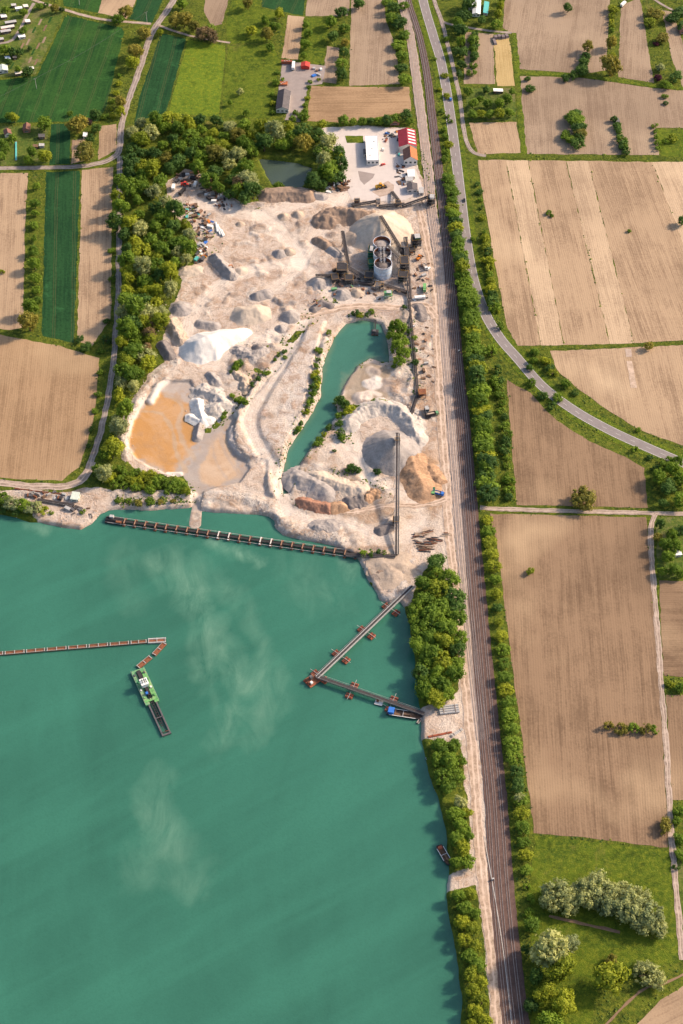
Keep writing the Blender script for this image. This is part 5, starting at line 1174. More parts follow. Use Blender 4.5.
def loader(px, py, rz, mat, label, s=1.0):
    root = thing('wheel_loader', label, 'loader', G(px, py), rz); root.scale = (s, s, s)
    MB().box((-1.5, 0, 1.9), (3.6, 2.3, 1.5), 0, .88).build('engine_hood', mat, root)
    MB().box((1.4, 0, 1.5), (2.2, 1.4, .9)).build('front_frame', mat, root)
    c = MB().box((.3, 0, 2.9), (1.7, 1.9, 1.9), 0, .85).build('cab', 'glass_dark', root); MB().box((.3, 0, 3.92), (1.8, 2.0, .16)).build('cab_roof', mat, c)
    m = MB()
    for y in (-.7, .7): m.bar((1.2, y, 2.2), (3.6, y, .9), .3, .45)
    m.build('lift_arm', mat, root)
    m = MB(); m.prism([(3.4, .3), (4.9, .25), (4.9, .35), (3.8, .5), (3.7, 1.4), (3.4, 1.6)], -1.6, 1.6); m.build('bucket', 'steel_dark', root)
    wheels(root, ((1.7, 1.15), (1.7, -1.15), (-1.7, 1.15), (-1.7, -1.15)), .9, .65)
def excavator(px, py, rz, mat, label):
    root = thing('excavator', label, 'excavator', G(px, py), rz)
    for y in (-1.15, 1.15):
        m = MB(); m.prism([(-2, .2), (-1.7, 0), (1.7, 0), (2, .2), (2, .7), (1.7, .95), (-1.7, .95), (-2, .7)], y-.3, y+.3); m.build('crawler_track', 'rubber', root)
    MB().box((-.6, 0, 1.7), (3.4, 2.6, 1.3), 0, .92).build('house', mat, root)
    c = MB().box((.6, .75, 2.5), (1.5, 1.0, 1.7), 0, .9).build('cab', 'glass_dark', root); MB().box((.6, .75, 3.4), (1.5, 1.05, .1)).build('cab_roof', mat, c)
    m = MB(); m.bar((.9, -.2, 1.9), (3.2, -.2, 4.4), .5, .7); m.bar((3.2, -.2, 4.4), (5.4, -.2, 3.6), .45, .6); m.build('boom', mat, root)
    MB().bar((5.4, -.2, 3.6), (5.9, -.2, 1.3), .4, .5).build('stick', mat, root)
    MB().prism([(5.3, 1.4), (6.2, 1.5), (6.3, .6), (5.6, .3), (5.2, .7)], -.8, .4).build('bucket', 'steel_dark', root)
hz = math.atan2
def hdg(a, b): q = P2([a, b]); return math.atan2(q[1].y-q[0].y, q[1].x-q[0].x)
car(464.3, 201, hdg((461, 199), (465, 235)), 'black_paint', 'black car driving on the main road beside the very large field', .3)
car(450.5, 100, hdg((461, 199), (455, 150)), 'blue_paint', 'dark blue car on the main road near the railway bank', .3)
loader(380, 188, .3, 'yellow_paint', 'yellow wheel loader on the brown loading patch', 1.25)
truck(438, 494.5, hdg((434, 493), (442, 495)), 'blue_paint', 'blue_paint', 'blue dump truck with green tractor cab beside the orange heap', 9, box_h=1.6)
truck(433, 493, hdg((434, 488), (433, 497)), 'green_bright', 'green_paint', 'green truck standing next to the blue dump truck', 6.5, cover='green_dark')
truck(432, 416, hdg((424, 418), (438, 415)), 'green_paint', 'steel_dark', 'dark screening truck with green cab beside the haul road', 10, box_h=2.2)
loader(427, 413, hdg((424, 405), (427, 420)), 'steel_pale', 'grey mobile screen next to the dark truck', 1.3)
truck(424.5, 290, hdg((424, 282), (424, 296)), 'green_bright', 'green_bright', 'bright green covered truck at the plant exit', 8, box_h=1.9, cover='green_bright')
truck(420, 299, hdg((414, 299), (426, 298)), 'white_paint', 'white_paint', 'white truck parked below the bright green truck', 9, box_h=1.6, cover='white_roof')
truck(425, 268, hdg((421, 262), (427, 272)), 'white_paint', 'plaster', 'white flatbed truck beside the raised belt line', 7, box_h=.9)
loader(419, 259, .9, 'orange_paint', 'orange loader beside the screening tower', 1.0)
excavator(318, 306, 2.2, 'rust', 'rusty brown excavator at the stream loop')
loader(211, 337, 1.0, 'rubber', 'dark loader on the shoulder of the white stockpile', .7)
excavator(226, 270, .4, 'orange_paint', 'orange excavator on the steep grey ridge')
car(383, 165, .5, 'red_paint', 'red car parked behind the white office')
for k, (x, y, r, m, lb) in enumerate([(387, 134, .1, 'blue_paint', 'blue car parked under the trees behind the office'), (391, 136, .2, 'steel_dark', 'grey car parked next to the blue car'), (386, 141, 1.2, 'rust_red', 'reddish car parked beside the white office'),
        (383, 150, 1.5, 'white_paint', 'white car parked beside the long side of the office'), (397, 152, 1.4, 'steel_pale', 'silver car parked west of the tiled house'), (399, 155, 1.4, 'teal_paint', 'teal car parked at the tiled house'), (398, 140, 1.4, 'black_paint', 'black car parked at the crimson hall')]):
    car(x, y, r, m, lb)

# ------------------------------------------------------------------ buildings
def building(px, py, w, l, h, rz, wall, roof, label, kind='flat', cat='building', name='building', rise=2.0, wins=4, z=None, skylights=0, door='wood_brown', group=None, roof2=None):
    """w along local x, l along local y; gable ridge runs along y; px,py = middle of the footprint"""
    p = G(px, py); root = thing(name, label, cat, p, rz, group)
    m = MB()
    if kind == 'gable': m.prism([(-w/2, -.8), (w/2, -.8), (w/2, h), (0, h+rise), (-w/2, h)], -l/2, l/2)
    elif kind == 'pent': m.prism([(-w/2, -.8), (w/2, -.8), (w/2, h), (-w/2, h+rise)], -l/2, l/2)
    else: m.box((0, 0, h/2-.4), (w, l, h+.8))
    m.build('wall', wall, root); e = .35
    if kind == 'gable':
        for s, rm in ((-1, roof), (1, roof2 or roof)):
            k = rise/(w/2); x1 = s*(w/2+e); m = MB()
            m.prism([(0, h+rise+.06), (x1, h-e*k+.06), (x1, h-e*k+.28), (0, h+rise+.28)], -l/2-e, l/2+e); r = m.build('roof', rm, root)
            for q in range(skylights if s > 0 else 0):
                y = -l/2+l*(q+.7)/(skylights+.2); mm = MB(); xa, xb = w*.05, w*.46
                mm.add([(xa, y-.75, h+rise-xa*k+.34), (xb, y-.75, h+rise-xb*k+.34), (xb, y+.75, h+rise-xb*k+.34), (xa, y+.75, h+rise-xa*k+.34)], [(0, 1, 2, 3)]); mm.build('skylight', 'white_paint', r)
    elif kind == 'pent': MB().prism([(-w/2-e, h+rise+.1), (w/2+e, h+.0), (w/2+e, h+.2), (-w/2-e, h+rise+.3)], -l/2-e, l/2+e).build('roof', roof, root)
    else:
        r = MB().box((0, 0, h+.15), (w+.3, l+.3, .3)).build('roof', roof, root)
        if w > 7:
            for q in range(3): MB().box((-w*.2+q*w*.2, -l*.3+q*l*.28, h+.55), (.9, .9, .5)).build('roof_vent', 'steel_pale', r)
            m = MB()
            for x, y, a, b in ((0, -l/2, w+.3, .2), (0, l/2, w+.3, .2), (-w/2, 0, .2, l-.2), (w/2, 0, .2, l-.2)): m.box((x, y, h+.42), (a, b, .26))
            m.build('parapet', roof, r)
    if wins:
        for q in range(wins):
            x = -w/2+w*(q+.5)/wins; wo = MB().box((x, -l/2-.04, h*.55), (w/wins*.5, .12, h*.32)).build('window', 'glass_dark', root)
            MB().box((x, -l/2-.08, h*.55-h*.18), (w/wins*.56, .2, .1)).build('sill', 'plaster_pale', wo)
        n2 = max(2, int(l/4.5))
        for s in (-1, 1):
            for q in range(n2): MB().box((s*(w/2+.04), -l/2+l*(q+.5)/n2, h*.55), (.12, l/n2*.5, h*.32)).build('window', 'glass_dark', root)
        MB().box((w*.5+.05, -l*.42, 1.05), (.1, 1.0, 2.1)).build('door', door, root)
    return root
RZQ = hdg((428, 160), (425, 130))-math.pi/2
building(372, 153, 10.5, 33, 5.2, RZQ, 'plaster_pale', 'white_roof', 'long white flat roofed office in the quarry yard', wins=3)
building(366, 155, 4.5, 7, 3.6, RZQ, 'plaster', 'roof_dark_b', 'dark annex on the west side of the white office', wins=1)
building(407, 143, 15.0, 22, 5.0, RZQ, 'plaster', 'roof_crimson', 'hall with crimson roof and white skylight bars', 'gable', wins=0, skylights=5, rise=2.6, cat='hall')
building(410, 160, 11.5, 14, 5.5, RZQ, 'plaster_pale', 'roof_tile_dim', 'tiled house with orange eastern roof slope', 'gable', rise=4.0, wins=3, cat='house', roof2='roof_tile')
building(411, 176, 6, 9, 3, RZQ, 'plaster', 'white_roof', 'small white roofed hut below the tiled house', wins=1, cat='hut', name='hut')
building(409, 181, 6, 6, 2.8, RZQ, 'plaster_pale', 'steel_pale', 'grey roofed hut above the dark roofed shed', wins=1, cat='hut', name='hut')
building(412, 190, 8.5, 8, 3.6, RZQ, 'plaster', 'roof_dark_b', 'dark roofed weighbridge shed at the sidings', 'gable', rise=1.2, wins=2, cat='shed', name='shed')
building(421, 193, 4, 7, 3, RZQ, 'plaster', 'steel_pale', 'grey container cabin beside the sidings', wins=1, cat='cabin', name='cabin')
building(394.5, 122.5, 8, 8, 3, RZQ, 'brick_wall', 'roof_tile_dim', 'brick shed among the trees behind the office', 'gable', rise=1.5, wins=1, cat='shed', name='shed')
WS = hdg((276, 107), (278.5, 86))-math.pi/2
building(283.5, 104, 11, 26, 4.2, WS, 'plaster_pale', 'roof_dark', 'workshop with dark grey gabled roof in the paved yard', 'gable', rise=2.4, wins=3, cat='workshop', roof2='roof_dark_b')
building(305.5, 67.5, 7.5, 6, 3.2, WS, 'red_paint', 'red_paint', 'bright red shed at the edge of the paved yard', 'gable', rise=1.3, wins=0, cat='shed', name='shed')
building(287, 63.5, 10, 2.6, 2.6, WS, 'rust_red', 'rust_red', 'low red open store along the yard wall', wins=0, cat='store', name='store')
building(283, 84.5, 8, 4, 1.4, WS, 'brick_wall', 'roof_tile', 'low red tiled lean-to behind the workshop', wins=0, cat='lean-to', name='lean_to')
truck(293.5, 67, WS+math.pi/2, 'green_dark', 'white_paint', 'white box truck parked in the workshop yard', 12, box_h=2.4, cover='white_roof')
for k, (x, y, s, m, lb) in enumerate([(314, 69, (2.5, 2.5, 1.4), 'steel_pale', 'pale crate in the clutter of the workshop yard'), (321, 70, (2, 3, 1.6), 'white_paint', 'white crate in the clutter of the workshop yard'), (314, 76, (4, 3, 1.0), 'blue_paint', 'blue tarp bundle in the workshop yard'), (318.5, 75, (1.6, 5, 1.2), 'steel_pale', 'long grey trailer frame in the workshop yard'), (317, 71, (2, 2, 1), 'wood_brown', 'brown pallet stack in the workshop yard')]):
    rt = thing('crate', lb, 'crate', G(x, y), .3*k)
    MB().box((0, 0, s[2]/2), s, 0, .93).build('box', m, rt); MB().box((0, 0, s[2]+.06), (s[0]*.98, s[1]*.98, .1)).build('lid', m, rt); MB().box((0, 0, s[2]*.5), (s[0]+.08, .2, s[2]*.9)).build('strap', 'steel_dark', rt)
# garden huts and caravans, upper left
GH = [(4, 31, 4, 3, 'roof_tile_dim'), (11, 24, 10, 3, 'steel_pale'), (8, 29, 12, 3, 'plaster'), (6, 33, 9, 3, 'steel_pale'), (4, 18, 5, 5, 'plaster_pale'), (19, 10, 6, 3, 'white_roof'), (14, 7, 4, 3, 'steel_pale'), (26, 8, 4, 4, 'plaster'),
      (28, 23, 4, 4, 'plaster_pale'), (22, 38, 6, 4, 'white_roof'), (1, 41, 5, 3, 'steel_pale'), (15, 59, 3, 3, 'steel_grey'), (8, 60, 4, 4, 'silo_blue'), (19, 75, 6, 3, 'plaster'), (32, 70, 3, 3, 'white_paint')]
CW = {'steel_pale': 'grey', 'plaster': 'beige', 'plaster_pale': 'cream', 'white_roof': 'white', 'steel_grey': 'dark grey', 'silo_blue': 'bluish', 'roof_tile_dim': 'brown tiled', 'white_paint': 'bright white'}
for x, y, w, l, rf in GH:
    building(x, y, w, l, 2.2, .35, 'wood_brown' if rf != 'white_roof' else 'plaster', rf, f'{CW[rf]} roofed garden hut among the sheds by the lane', 'pent', 'hut', 'garden_hut', .5, 1, group='garden huts by the lane')
building(3, 71, 9, 8, 3, .2, 'plaster', 'canvas_pale', 'pale green roofed garden house at the field edge', 'gable', 'house', 'garden_house', 1.5, 2)
building(27, 130, 6, 8, 3, .05, 'brick_wall', 'roof_tile_dim', 'red brick garden cabin with brown roof by the cereal field', 'gable', 'cabin', 'garden_cabin', 2, 1)
building(8, 135, 6, 6, 3, .3, 'plaster_pale', 'roof_tile_dim', 'white garden cabin with brown roof under trees', 'gable', 'cabin', 'garden_cabin', 2, 1)
building(88, 123, 7, 4, 2.6, -.2, 'wood_brown', 'roof_tile_dim', 'brown garden shed behind the olive tree', 'gable', 'shed', 'shed', 1.2, 1)
building(85.5, 137, 3, 5, 2.6, 0, 'plaster_pale', 'white_roof', 'narrow white garden hut between the olive trees', 'pent', 'hut', 'garden_hut', .4, 1)
building(42, 138, 5, 4, 2.4, .1, 'wood_brown', 'steel_grey', 'grey roofed hut in the lane garden', 'pent', 'hut', 'garden_hut', .4, 1)
building(42, 147, 4, 3, 2.2, .1, 'plaster', 'steel_pale', 'light metal roofed hut in the lane garden', 'pent', 'hut', 'garden_hut', .4, 1)
building(36, 148, 4, 3, 2.2, .1, 'wood_brown', 'wood_brown', 'brown wooden hut in the lane garden', 'pent', 'hut', 'garden_hut', .4, 1)
t_ = thing('garden_pool_cover', 'long turquoise plastic sheet in the lane garden', 'plastic sheet', G(16, 151), .12)
MB().box((0, 0, .35), (1.6, 26, .7), 0, .8).build('sheet', 'teal_paint', t_); MB().box((0, 0, .05), (2.2, 27, .12)).build('base_board', 'wood_brown', t_)
building(476.5, 10, 7, 22, 3.2, -.08, 'plaster_pale', 'white_roof', 'long white roofed house on the caravan plot', 'gable', 'house', 'house', 1.2, 2)
building(472, 6, 6, 14, 3, -.08, 'plaster', 'silo_blue', 'blue roofed house beside the white one', 'gable', 'house', 'house', 1.2, 2)
building(486, 10, 4, 18, 2.6, -.12, 'plaster', 'teal_paint', 'narrow turquoise roofed greenhouse', 'pent', 'greenhouse', 'greenhouse', .6, 1)
building(498, 92.5, 8, 3.5, 2.4, .03, 'wood_brown', 'white_roof', 'white roofed hut in the walled garden', 'pent', 'hut', 'garden_hut', .5, 1)
building(682, 32, 6, 7, 3, .1, 'brick_wall', 'roof_tile_dim', 'brick hut at the far orchard', 'gable', 'hut', 'hut', 1.5, 1)
building(617, 122, 3, 5, 2, .2, 'wood_brown', 'steel_grey', 'small grey hut at the head of the slender hedge', 'pent', 'hut', 'hut', .4, 1)
building(677, 555, 5, 4, 2.4, .2, 'plaster', 'white_roof', 'white roofed hut in the overgrown track garden', 'pent', 'hut', 'hut', .4, 1)
truck(623, 5.5, hdg((620, 8), (626, 2)), 'white_paint', 'white_paint', 'white van parked on the far lane', 8, 'van', 2.0, 'white_roof')
# hay / wood stack by the straw strip
t_ = thing('straw_stack', 'grey covered stack at the head of the straw coloured strip', 'stack', G(501, 38), .1)
for k in range(4): MB().box((-5+k*3.4, (k % 2)*.8, 1.3), (3.2, 4.5, 2.6), .1*k, .85).build('bale', 'hay_cover', t_)
MB().box((-7, -6, .8), (3, 9, 1.6), .1, .8).build('bale', 'hay_cover', t_)
# dung / soil strip in the eastern field
sheet('soil_strip', [(626.5, 361), (632, 361), (637, 388), (631, 388)], .06, 'haul_road', V(628, 350, 634, 388), 'narrow orange soil strip in the eastern field', .3)
sheet('soil_strip', [(625, 349), (631, 349), (632, 357), (626, 357)], .06, 'siding_ground', V(628, 349, 629, 357), 'short brown soil strip at the head of the eastern field', .3)

# ------------------------------------------------------------------ power line
POLES = []
for px, py, h in ((36.6, 88.5, 11), (147, 22, 11), (79.5, 5, 10)):
    p = G(px, py); r = thing('power_pole', {36.6: 'white power pole in the broad green cereal field', 147: 'power pole at the junction of path and farm road', 79.5: 'power pole in the crop plot north of the path'}[px], 'power pole', p, .6)
    MB().tube((0, 0, -.5), (0, 0, h), .26, 8, .16).build('mast', 'concrete', r); MB().bar((-1.4, 0, h-.5), (1.4, 0, h-.5), .16).build('cross_arm', 'steel_grey', r)
    for s in (-1.2, 0, 1.2): MB().tube((s, 0, h-.4), (s, 0, h), .09, 6).build('insulator', 'white_paint', r)
    POLES.append((p, h))
def cable(a, b, za, zb, sag, label):
    A, B = Vector((a.x, a.y, a.z+za)), Vector((b.x, b.y, b.z+zb)); c = thing('power_cable', label, 'cable', (A.x, A.y, A.z)); n = 24
    for s in (-1.2, 0, 1.2):
        m = MB(); pr = None
        for k in range(n+1):
            t = k/n; q = A.lerp(B, t)-A; q.z -= sag*4*t*(1-t); q += Vector((.82*s, .56*s, 0))
            if pr is not None: m.bar(pr, q, .035)
            pr = q
        m.build('wire', 'steel_grey', c)
cable(POLES[0][0], POLES[1][0], 11, 11, 3, 'overhead wires between the white pole and the junction pole')
cable(P(-60, 132), POLES[0][0], 11, 11, 2.5, 'overhead wires running west from the white pole')
# ------------------------------------------------------------------ on the water
def float_bridge():
    a, b = P(106, 520, WATER_Z), P(394, 561, WATER_Z); d = b-a; L = d.length; rz = math.atan2(d.y, d.x)
    r = thing('floating_conveyor', 'long floating belt conveyor on rusty cross pontoons in front of the dyke', 'floating conveyor', a, rz)
    m = MB()
    for s in (-1.1, 1.1): m.box((L/2, s, 1.7), (L, .3, 1.0))
    for k in range(int(L/4)): m.box((2+k*4, 0, 1.3), (.2, 2.0, .2))
    m.build('girder', 'steel_dark', r)
    MB().box((L/2, 0, 1.95), (L, 1.3, .12)).build('belt', 'rubber', r)
    for s in (-3.0, 3.0):
        m = MB(); m.bar((2, s, 1.4), (L-4, s, 1.4), .22)
        m.build('guide_pipe', 'steel_pale', r)
    n = 25
    for k in range(n):
        x = 14+(L-26)*k/(n-1); p = thing_part('pontoon', r, (x, 0, 0)); y = TR.uniform(-.3, .3)
        MB().box((0, y, .35), (2.0, 7.4, 1.4), 0, .94).build('float', 'rust', p)
        MB().box((0, y, 2.35), (.8, 4.6, .3)).build('cross_beam', 'rust_dusty' if k not in (9, 10, 13, 14) else 'plaster', p)
        for s in (-3.0, 3.0): MB().box((0, s, 1.3), (1.1, .7, .5)).build('bracket', 'white_paint' if k in (9, 10, 13, 14) else 'steel_grey', p)
    p = MB().box((6, 0, .5), (12, 6, 1.6)).build('head_pontoon', 'steel_dark', r)
    MB().box((4, 1.8, 2.4), (3, 2.2, 2.2)).build('winch_hut', 'steel_pale', p); MB().box((10, -1.8, 1.9), (4, 1.6, 1.2)).build('motor_housing', 'rust', p)
    return r
def thing_part(name, parent, loc):
    o = bpy.data.objects.new(name, None); COL.objects.link(o); o.parent = parent; o.location = loc; o.empty_display_size = .3; return o
float_bridge()
def swing_conveyor(pa, pb, floats, label, mat, zb=3.0, za=3.0):
    a, b = P(*pa, WATER_Z), P(*pb, WATER_Z); d = b-a; L = d.length; rz = math.atan2(d.y, d.x)
    r = thing('floating_conveyor', label, 'floating conveyor', a, rz)
    Z = lambda x: za+(zb-za)*x/L
    m = MB()
    for s in (-1.1, 1.1):
        m.bar((0, s, Z(0)), (L, s, Z(L)), .45, .4); m.bar((0, s, Z(0)-1.3), (L, s, Z(L)-1.3), .25)
        for k in range(int(L/3)): x = k*3.0; m.bar((x, s, Z(x)-1.3), (min(L, x+3), s, Z(x+3)), .14)
    m.build('truss', mat, r)
    m = MB(); m.bar((0, 0, Z(0)+.05), (L, 0, Z(L)+.05), 1.3, .12); m.build('belt', 'belt', r)
    m = MB(); m.bar((0, 1.9, Z(0)+.6), (L, 1.9, Z(L)+.6), .1)
    for k in range(int(L/4)): m.bar((k*4, 1.9, Z(k*4)-.3), (k*4, 1.9, Z(k*4)+.6), .08)
    m.build('handrail', 'steel_pale', r)
    for f in floats:
        x = L*f; p = thing_part('pontoon', r, (x, 0, 0))
        for s in (-1, 1):
            MB().tube((-2.4, s*3.4, .4), (2.4, s*3.4, .4), .95, 12).build('tank', 'rust_red', p)
            MB().tube((-2.4, s*5.6, .4), (2.4, s*5.6, .4), .95, 12).build('tank', 'rust_red', p)
        m = MB(); m.box((0, 0, 1.45), (.6, 13.5, .25)); m.box((1.6, 0, 1.4), (.3, 12, .2)); m.box((-1.6, 0, 1.4), (.3, 12, .2)); m.build('deck_frame', 'steel_dark', p)
        MB().bar((0, -8.5, 1.75), (0, 8.5, 1.75), .22).build('mooring_spar', 'steel_pale', p)
        m = MB()
        for s in (-1.0, 1.0): m.bar((0, s, 1.4), (0, s, Z(x)-1.2), .25)
        m.build('stand', 'steel_grey', p)
    return r
swing_conveyor((317, 680), (412, 590), (.03, .245, .51, .77), 'pale floating conveyor running from the shore spit out onto the lake', 'steel_pale', 4.5, 3.2)
swing_conveyor((317, 679), (424, 716), (.33, .70), 'grey floating conveyor leading to the moored work barge', 'steel_grey', 2.8, 3.2)
def corner_raft():
    r = thing('corner_raft', 'rusty raft carrying the joint of the two floating conveyors', 'raft', P(312, 681, WATER_Z), .7)
    for y in (-3, -1, 1, 3): MB().tube((-4.5, y, .4), (4.5, y, .4), .9, 12).build('tank', 'rust_red', r)
    m = MB(); m.box((0, 0, 1.45), (7, 7, .2)); m.build('deck', 'rust', r)
    MB().box((0, 1, 3.0), (2, 2, 3.0)).build('slewing_post', 'steel_grey', r); MB().box((-2, -2, 2.2), (1.6, 1.6, 1.5)).build('winch', 'white_paint', r)
    m = MB()
    for k in range(4): a = k*1.571; m.bar((3.4*math.cos(a), 3.4*math.sin(a), 1.5), (3.4*math.cos(a), 3.4*math.sin(a), 2.6), .12)
    m.build('bollards', 'steel_dark', r)
corner_raft()
def barge(pa, pb, width, label, hull, cabin=None, hold='wood_brown'):
    a, b = P(*pa, WATER_Z), P(*pb, WATER_Z); d = b-a; L = d.length; c = (a+b)/2
    r = thing('barge', label, 'barge', c, math.atan2(d.y, d.x)); hw = width/2
    out = [(-L/2, -hw*.8), (-L/2+2, -hw), (L/2-4, -hw), (L/2-1, -hw*.7), (L/2, 0), (L/2-1, hw*.7), (L/2-4, hw), (-L/2+2, hw), (-L/2, hw*.8)]
    inn = [(x*.93, y*.80) for x, y in out]; n = len(out); m = MB()
    v = [(x*.95, y*.85, -.8) for x, y in out]+[(x, y, 1.3) for x, y in out]+[(x, y, 1.3) for x, y in inn]+[(x, y, .2) for x, y in inn]
    f = []
    for q in range(3): f += [(q*n+k, q*n+(k+1) % n, (q+1)*n+(k+1) % n, (q+1)*n+k) for k in range(n)]
    f += [tuple(range(n-1, -1, -1)), tuple(range(3*n, 4*n))]; m.add(v, f); m.build('hull', hull, r)
    m = MB(); m.slab([(x*.98, y*.97) for x, y in inn], .22, .3); m.build('hold_floor', hold, r)
    for k in range(3): MB().box((-L*.25+k*L*.22, 0, 1.2), (.4, hw*1.62, .25)).build('cross_beam', 'steel_pale' if k == 1 else hold, r)
    m = MB()
    for s in (-1, 1): m.bar((-L/2+2, s*hw*.95, 1.42), (L/2-4, s*hw*.95, 1.42), .3, .25)
    m.build('gunwale', 'white_paint', r)
    if cabin:
        cb = MB().box((-L/2+3.2, 0, 2.3), (3.6, hw*1.5, 2.4), 0, .92).build('cabin', cabin, r); MB().box((-L/2+3.2, 0, 3.6), (4.0, hw*1.6, .15)).build('cabin_roof', cabin, cb)
        MB().box((-L/2+5.05, 0, 2.7), (.1, hw*1.1, .8)).build('window', 'glass_dark', cb)
    else: MB().box((-L/2+2.2, 0, 1.2), (2.2, hw*1.2, 1.4)).build('winch', 'rust_red', r)
    MB().box((L*.1, hw*.2, .8), (L*.4, hw*.9, .9), .1, .7).build('scrap_load', hold, r)
    return r
barge((386.5, 712), (422, 717.5), 5.4, 'work barge with bright blue cabin moored at the conveyor end', 'steel_dark', 'blue_paint', 'wood_brown')
barge((438.5, 846), (450, 866), 4.6, 'rusty open barge with white gunwale moored by the trees', 'steel_dark', None, 'wood_brown')
def dinghy(px, py, rz, s, mat, label):
    r = thing('dinghy', label, 'boat', P(px, py, WATER_Z), rz); r.scale = (s, s, s)
    o = [(-2, -.7), (1, -.8), (2.2, 0), (1, .8), (-2, .7)]; n = 5; m = MB()
    v = [(x*.8, y*.7, -.3) for x, y in o]+[(x, y, .6) for x, y in o]+[(x*.85, y*.8, .6) for x, y in o]+[(x*.75, y*.65, 0) for x, y in o]; f = []
    for q in range(3): f += [(q*n+k, q*n+(k+1) % n, (q+1)*n+(k+1) % n, (q+1)*n+k) for k in range(n)]
    f += [(4, 3, 2, 1, 0), tuple(range(15, 20))]; m.add(v, f); m.build('hull', mat, r)
    for x in (-1, .5): MB().box((x, 0, .42), (.4, 1.2, .08)).build('thwart', 'wood_brown', r)
    MB().box((-2.1, 0, .5), (.35, .4, .9)).build('outboard_motor', 'black_paint', r)
dinghy(419.5, 721, 1.0, 1.25, 'steel_pale', 'grey dinghy tied up at the stern of the work barge')
dinghy(428.5, 758, .5, 1.1, 'silo_blue', 'pale blue dinghy lying under the shore clump')
def raft(px, py):
    r = thing('work_raft', 'small pale work raft floating beside the grey conveyor', 'raft', P(px, py, WATER_Z), -.3)
    for y in (-1.5, 1.5): MB().tube((-2.6, y, .2), (2.6, y, .2), .6, 10).build('tank', 'steel_grey', r)
    MB().box((0, 0, .85), (5.4, 4.4, .16)).build('deck', 'plaster_pale', r); MB().box((-1, .4, 1.6), (1.6, 1.4, 1.3)).build('winch_box', 'rust', r); MB().bar((2.4, -.5, .9), (5.2, -1.6, 1.1), .35, .15).build('gangplank', 'steel_pale', r)
raft(379, 703)
def pump_raft():
    r = thing('pump_raft', 'dark pump raft on the green pond with its shore walkway', 'raft', P(375, 333, WATER_Z), 1.5)
    for y in (-2, 0, 2): MB().tube((-3, y, .2), (3, y, .2), .7, 10).build('tank', 'rust', r)
    MB().box((0, 0, 1.0), (6, 5.4, .16)).build('deck', 'steel_dark', r); MB().box((0, .5, 2.0), (2.2, 2.2, 1.8)).build('pump', 'steel_grey', r)
    m = MB(); m.bar((3, 0, 1.2), (20, .5, 2.0), 1.0, .15); m.build('walkway', 'steel_dark', r)
    MB().bar((3, 1.3, 1.2), (20, 1.6, 2.2), .35).build('hose', 'rubber', r)
pump_raft()
def pipe_segment(pa, pb, label, w, mat, group=None):
    a, b = P(*pa, WATER_Z), P(*pb, WATER_Z); d = b-a; L = d.length
    r = thing('pipeline_pontoon', label, 'pontoon', (a+b)/2, math.atan2(d.y, d.x), group)
    for s in (-1, 1):
        MB().box((0, s*w*.38, .35), (L, w*.22, 1.1)).build('float', mat, r)
    MB().box((0, 0, .55), (L, w*.4, .2)).build('belt', 'rust', r)
    m = MB(); m.bar((-L/2, -w*.5, 1.35), (L/2, -w*.5, 1.35), .16); n = 6
    for k in range(n+1): x = -L/2+L*k/n; m.bar((x, -w*.5, .9), (x, -w*.5, 1.35), .12)
    m.build('handrail', 'steel_pale', r)
    for x in (-L*.46, 0, L*.46): MB().box((x, 0, .98), (.5, w, .2)).build('cross_bar', 'steel_pale', r)
xs = [-34, -13, 4, 25.5, 46, 67.5, 88, 109, 130, 147.5]; yl = lambda x: 654.0-12.2*(x)/148
for k in range(9):
    pipe_segment((xs[k]+.6, yl(xs[k])), (xs[k+1]-.6, yl(xs[k+1])), 'dark rusty pontoon in the straight floating belt line across the lake', 2.9, 'wood_brown', 'pontoons of the floating belt line')
pipe_segment((148, 641.5), (166, 640.5), 'pale turning pontoon at the bend of the floating belt line', 4.2, 'steel_pale')
pipe_segment((165, 643.5), (154, 655.5), 'slanting rusty pontoon below the bend of the floating belt line', 3.0, 'rust')
pipe_segment((151, 657.5), (138, 668), 'last rusty pontoon next to the green dredger', 3.0, 'rust')
